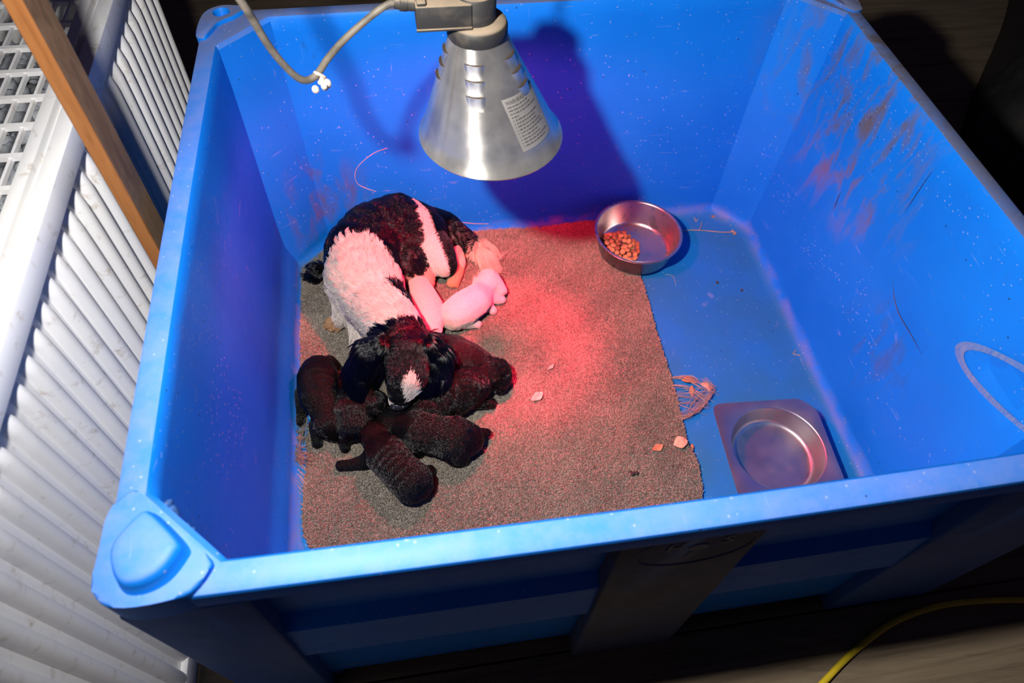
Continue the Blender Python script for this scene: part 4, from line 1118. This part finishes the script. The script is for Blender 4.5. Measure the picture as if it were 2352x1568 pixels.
puppy('black puppy against the left wall, sleeping face down with one foreleg forward',
      [{'p': [q(772, 1000, .026, .012), q(762, 988, .034, .020), q(754, 972, .044, .029), q(747, 948, .046, .027), q(735, 912, .052, .039), q(730, 872, .050, .042), q(732, 855, .044, .036)]},
       {'p': [q(728, 975, .034, .016), q(726, 1000, .022, .011), q(728, 1016, .019, .0105)]},
       *toes(728, 1020, .0185, .0048, 0.1, 1),
       {'p': [q(702, 905, .034, .022), q(692, 945, .022, .010), q(690, 968, .019, .009)]},
       {'p': [q(755, 835, .040, .018), q(776, 842, .028, .007)]}],
      PB, 14000, ears=[([q(730, 962, .056, .006), q(724, 976, .042, .010)], (0.7, 1, 1)), ([q(772, 955, .052, .006), q(778, 968, .040, .009)], (0.7, 1, 1))], nose=q(777, 1005, .022, .005))
puppy('black puppy showing one hind paw pad, its small face raised beside the mother dog\'s nose',
      [{'p': [q(872, 955, .034, .009), q(868, 942, .044, .016), q(862, 925, .058, .026), q(838, 908, .052, .025), q(815, 915, .052, .035), q(808, 945, .050, .036), q(810, 975, .044, .032)]},
       {'p': [q(800, 1000, .032, .016), q(788, 1014, .021, .011), q(792, 1026, .018, .0105)]},
       *toes(793, 1030, .0185, .0048, 0.25, 1),
       {'p': [q(840, 965, .034, .018), q(842, 985, .022, .010)]}],
      PB, 13000, ears=[([q(846, 912, .076, .006), q(838, 926, .062, .010)], (0.7, 1, 1)), ([q(880, 908, .072, .006), q(886, 920, .060, .009)], (0.7, 1, 1))],
      eyes=[q(858, 938, .066, 0), q(874, 936, .064, 0)], nose=q(872, 958, .036, .005))

# ------------------------------------------------------------------ leaves and litter
def leaf(px, py, z, size, rot, m, label, asp=0.55, fold=0.3):
    p = at(px, py, 2, z); n = 8; v = []; f = []
    for i in range(n+1):
        t = i/n; wd = asp*0.5*math.sin(PI*t)**0.75*size*(1+0.15*math.sin(9*t+px)); x = (t-0.5)*size
        zz = 0.0015+0.08*size*math.sin(5*t+px)
        v += [(x, -wd, zz+fold*wd+0.0005), (x, 0, zz+0.0), (x, wd, zz+fold*wd)]
    for i in range(n):
        for j in range(2):
            q_ = i*3+j; f.append((q_, q_+1, q_+4, q_+3))
    o = raw('dry_leaf', v, f, m); sm = o.modifiers.new('thickness', 'SOLIDIFY'); sm.thickness = 0.0006
    o.location = p; o.rotation_euler = (rng.normal(0, 0.1), rng.normal(0, 0.1), rot)
    return tag(o, label, 'leaf', 'dry leaves on the tub floor')
leaf(1234, 912, .0125, 0.032, 0.5, M_LEAFP, 'pale torn dry leaf in the middle of the open carpet')
leaf(1265, 844, .0125, 0.020, 0.7, M_LEAFP, 'small pale leaf scrap on the red-lit carpet right of the curly black puppy', 0.4)
leaf(1510, 1029, .0125, 0.026, 0.3, M_LEAF, 'brown curled dry leaf on the carpet near its right edge')
leaf(1563, 1017, .0125, 0.031, 0.15, M_LEAFP, 'broad pale dry leaf lying on the right edge of the carpet', 0.75)
leaf(1264, 668, .0125, 0.010, 1.2, M_LEAFP, 'tiny pale leaf flake on the carpet in front of the food bowl', 0.5)
leaf(1583, 875, .008, 0.034, -0.1, M_LEAF, 'brown leaf caught in the top of the loose carpet threads', 0.5)
leaf(1588, 898, .010, 0.026, 1.3, M_LEAF, 'reddish leaf strip caught in the middle of the loose carpet threads', 0.35)
leaf(1620, 888, .010, 0.026, -0.9, M_LEAFP, 'pale leaf scrap at the outer tip of the loose carpet threads', 0.5)
leaf(1640, 500, .0015, 0.020, -0.4, M_LEAF, 'short brown leaf scrap on the blue floor near the far right corner', 0.4)
leaf(1589, 1027, .004, 0.014, 1.3, M_LEAF, 'small brown leaf standing at the carpet edge on the bare blue floor', 0.5)
bm = bmesh.new()
cc = at(1457, 1086, 2, .0145)
for i in range(7):
    bmesh.ops.create_icosphere(bm, subdivisions=1, radius=rng.uniform(0.002, 0.0042), matrix=Matrix.Translation(cc+rng.normal(0, 0.003, 3)*np.array([1.4, 1, 0.2])))
tag(obj('dirt_crumb', bm, M_CRUMB), 'dark dirt clump on the carpet towards the water dish', 'dirt')
for px, py, lb in ((1705, 667, 'dark dirt crumb on the bare blue floor behind the steel dish'), (1648, 648, 'small dark crumb on the blue floor in front of the twig')):
    bm = bmesh.new(); cc = at(px, py, 2, .0028)
    for i in range(4): bmesh.ops.create_icosphere(bm, subdivisions=1, radius=rng.uniform(0.0015, 0.0028), matrix=Matrix.Translation(cc+rng.normal(0, 0.002, 3)*np.array([1.2, 1, 0.1])))
    tag(obj('dirt_crumb', bm, M_CRUMB), lb, 'dirt')
tw = thing('dry_twig', 'thin dry twig lying on the blue floor between food bowl and far right corner', 'twig', tuple(at(1620, 530, 2, .002)))
tube_obj('stem', catmull([at(px, py, 2, .0028) for px, py in ((1562, 531), (1590, 528), (1625, 530), (1660, 533), (1690, 532))], 5), 0.0011, M_STRAW, tw, 6)
tube_obj('side_shoot', catmull([at(px, py, 2, z) for px, py, z in ((1606, 529, .003), (1610, 520, .006), (1612, 510, .008))], 4), 0.0008, M_STRAW, tw, 6)
bm = bmesh.new()
for i in range(6): bmesh.ops.create_icosphere(bm, subdivisions=1, radius=0.0028, matrix=Matrix.Translation(at(1686, 533, 2, .004)+rng.normal(0, 0.003, 3)*np.array([1, 1, .2])))
obj('seed_head', bm, M_STRAW, tw)
tag(tube_obj('straw', catmull([at(px, py, 2, z) for px, py, z in ((1595, 499, .003), (1598, 508, .003), (1603, 503, .004))], 4), 0.0009, M_LEAFP), 'small bent pale straw above the twig on the blue floor', 'straw')
tag(tube_obj('straw', catmull([at(px, py, 2, .0018) for px, py in ((1828, 805), (1822, 812), (1838, 816))], 4), 0.001, M_STRAW), 'small bent straw at the foot of the right wall', 'straw')
tag(tube_obj('hair_strand', catmull([at(px, py, 2, .0012) for px, py in ((1528, 630), (1545, 634), (1552, 652))], 5), 0.0005, M_STRAW), 'single curved pale hair on the blue floor in front of the food bowl', 'hair')
def wallpt(px, py):
    p = at(px, py, 1, 0.935); zz = p[2]
    return at(px, py, 1, D-A*(1-zz/H)-0.0015)
tag(tube_obj('loose_thread', catmull([wallpt(*a) for a in ((890, 340), (862, 350), (832, 372), (816, 395), (820, 420), (840, 432), (864, 440))], 6), 0.0009, M_THREAD), 'thin pale thread stuck on the back wall above the mother dog', 'thread')
tag(tube_obj('loose_thread', catmull([wallpt(*a) for a in ((1000, 494), (1040, 507), (1085, 513), (1122, 514))], 6), 0.0010, M_THREAD), 'thin thread along the foot of the back wall behind the dog\'s tail', 'thread')
# yellow cable on the floor
yc = catmull([at(px, py, 2, G+0.0065) for px, py in ((1800, 1665), (1890, 1568), (1960, 1497), (2050, 1430), (2150, 1393), (2250, 1380), (2352, 1378), (2480, 1385))], 8)
tag(tube_obj('yellow_cable', yc, 0.0055, M_YCORD, n=12), 'yellow electric cable curving over the wooden floor in front of the tub', 'cable')

# ------------------------------------------------------------------ crumpled black cover beyond the tub
nx_, ny_ = 60, 90; v = []; f = []
for j in range(ny_+1):
    y = 0.35+2.2*j/ny_; xs = 1.92+0.05*math.sin(4.1*y)+0.70*max(0, y-1.15)
    for i in range(nx_+1):
        x = xs+(3.55-xs)*(i/nx_)**1.3
        edge = max(0.0, min(1, (x-xs)/0.16)*min(1, (3.56-x)/0.1)*min(1, (y-0.35)/0.12)*min(1, (2.55-y)/0.12))
        h = 0.34*edge**0.6*(0.75+0.18*math.sin(3.3*x+5*y)+0.12*math.sin(9*y-6*x)+0.06*math.sin(21*x+9*y)*math.sin(13*y))
        v.append((x, y, G+0.002+max(0, h)))
for j in range(ny_):
    for i in range(nx_):
        a = j*(nx_+1)+i; f.append((a, a+1, a+nx_+2, a+nx_+1))
o = raw('black_cover', v, f, M_SHEET, angle=0)
sm = o.modifiers.new('thickness', 'SOLIDIFY'); sm.thickness = 0.002; sm.offset = 1
tag(o, 'crumpled black leathery cover heaped on the dark floor beyond the tub', 'cover')
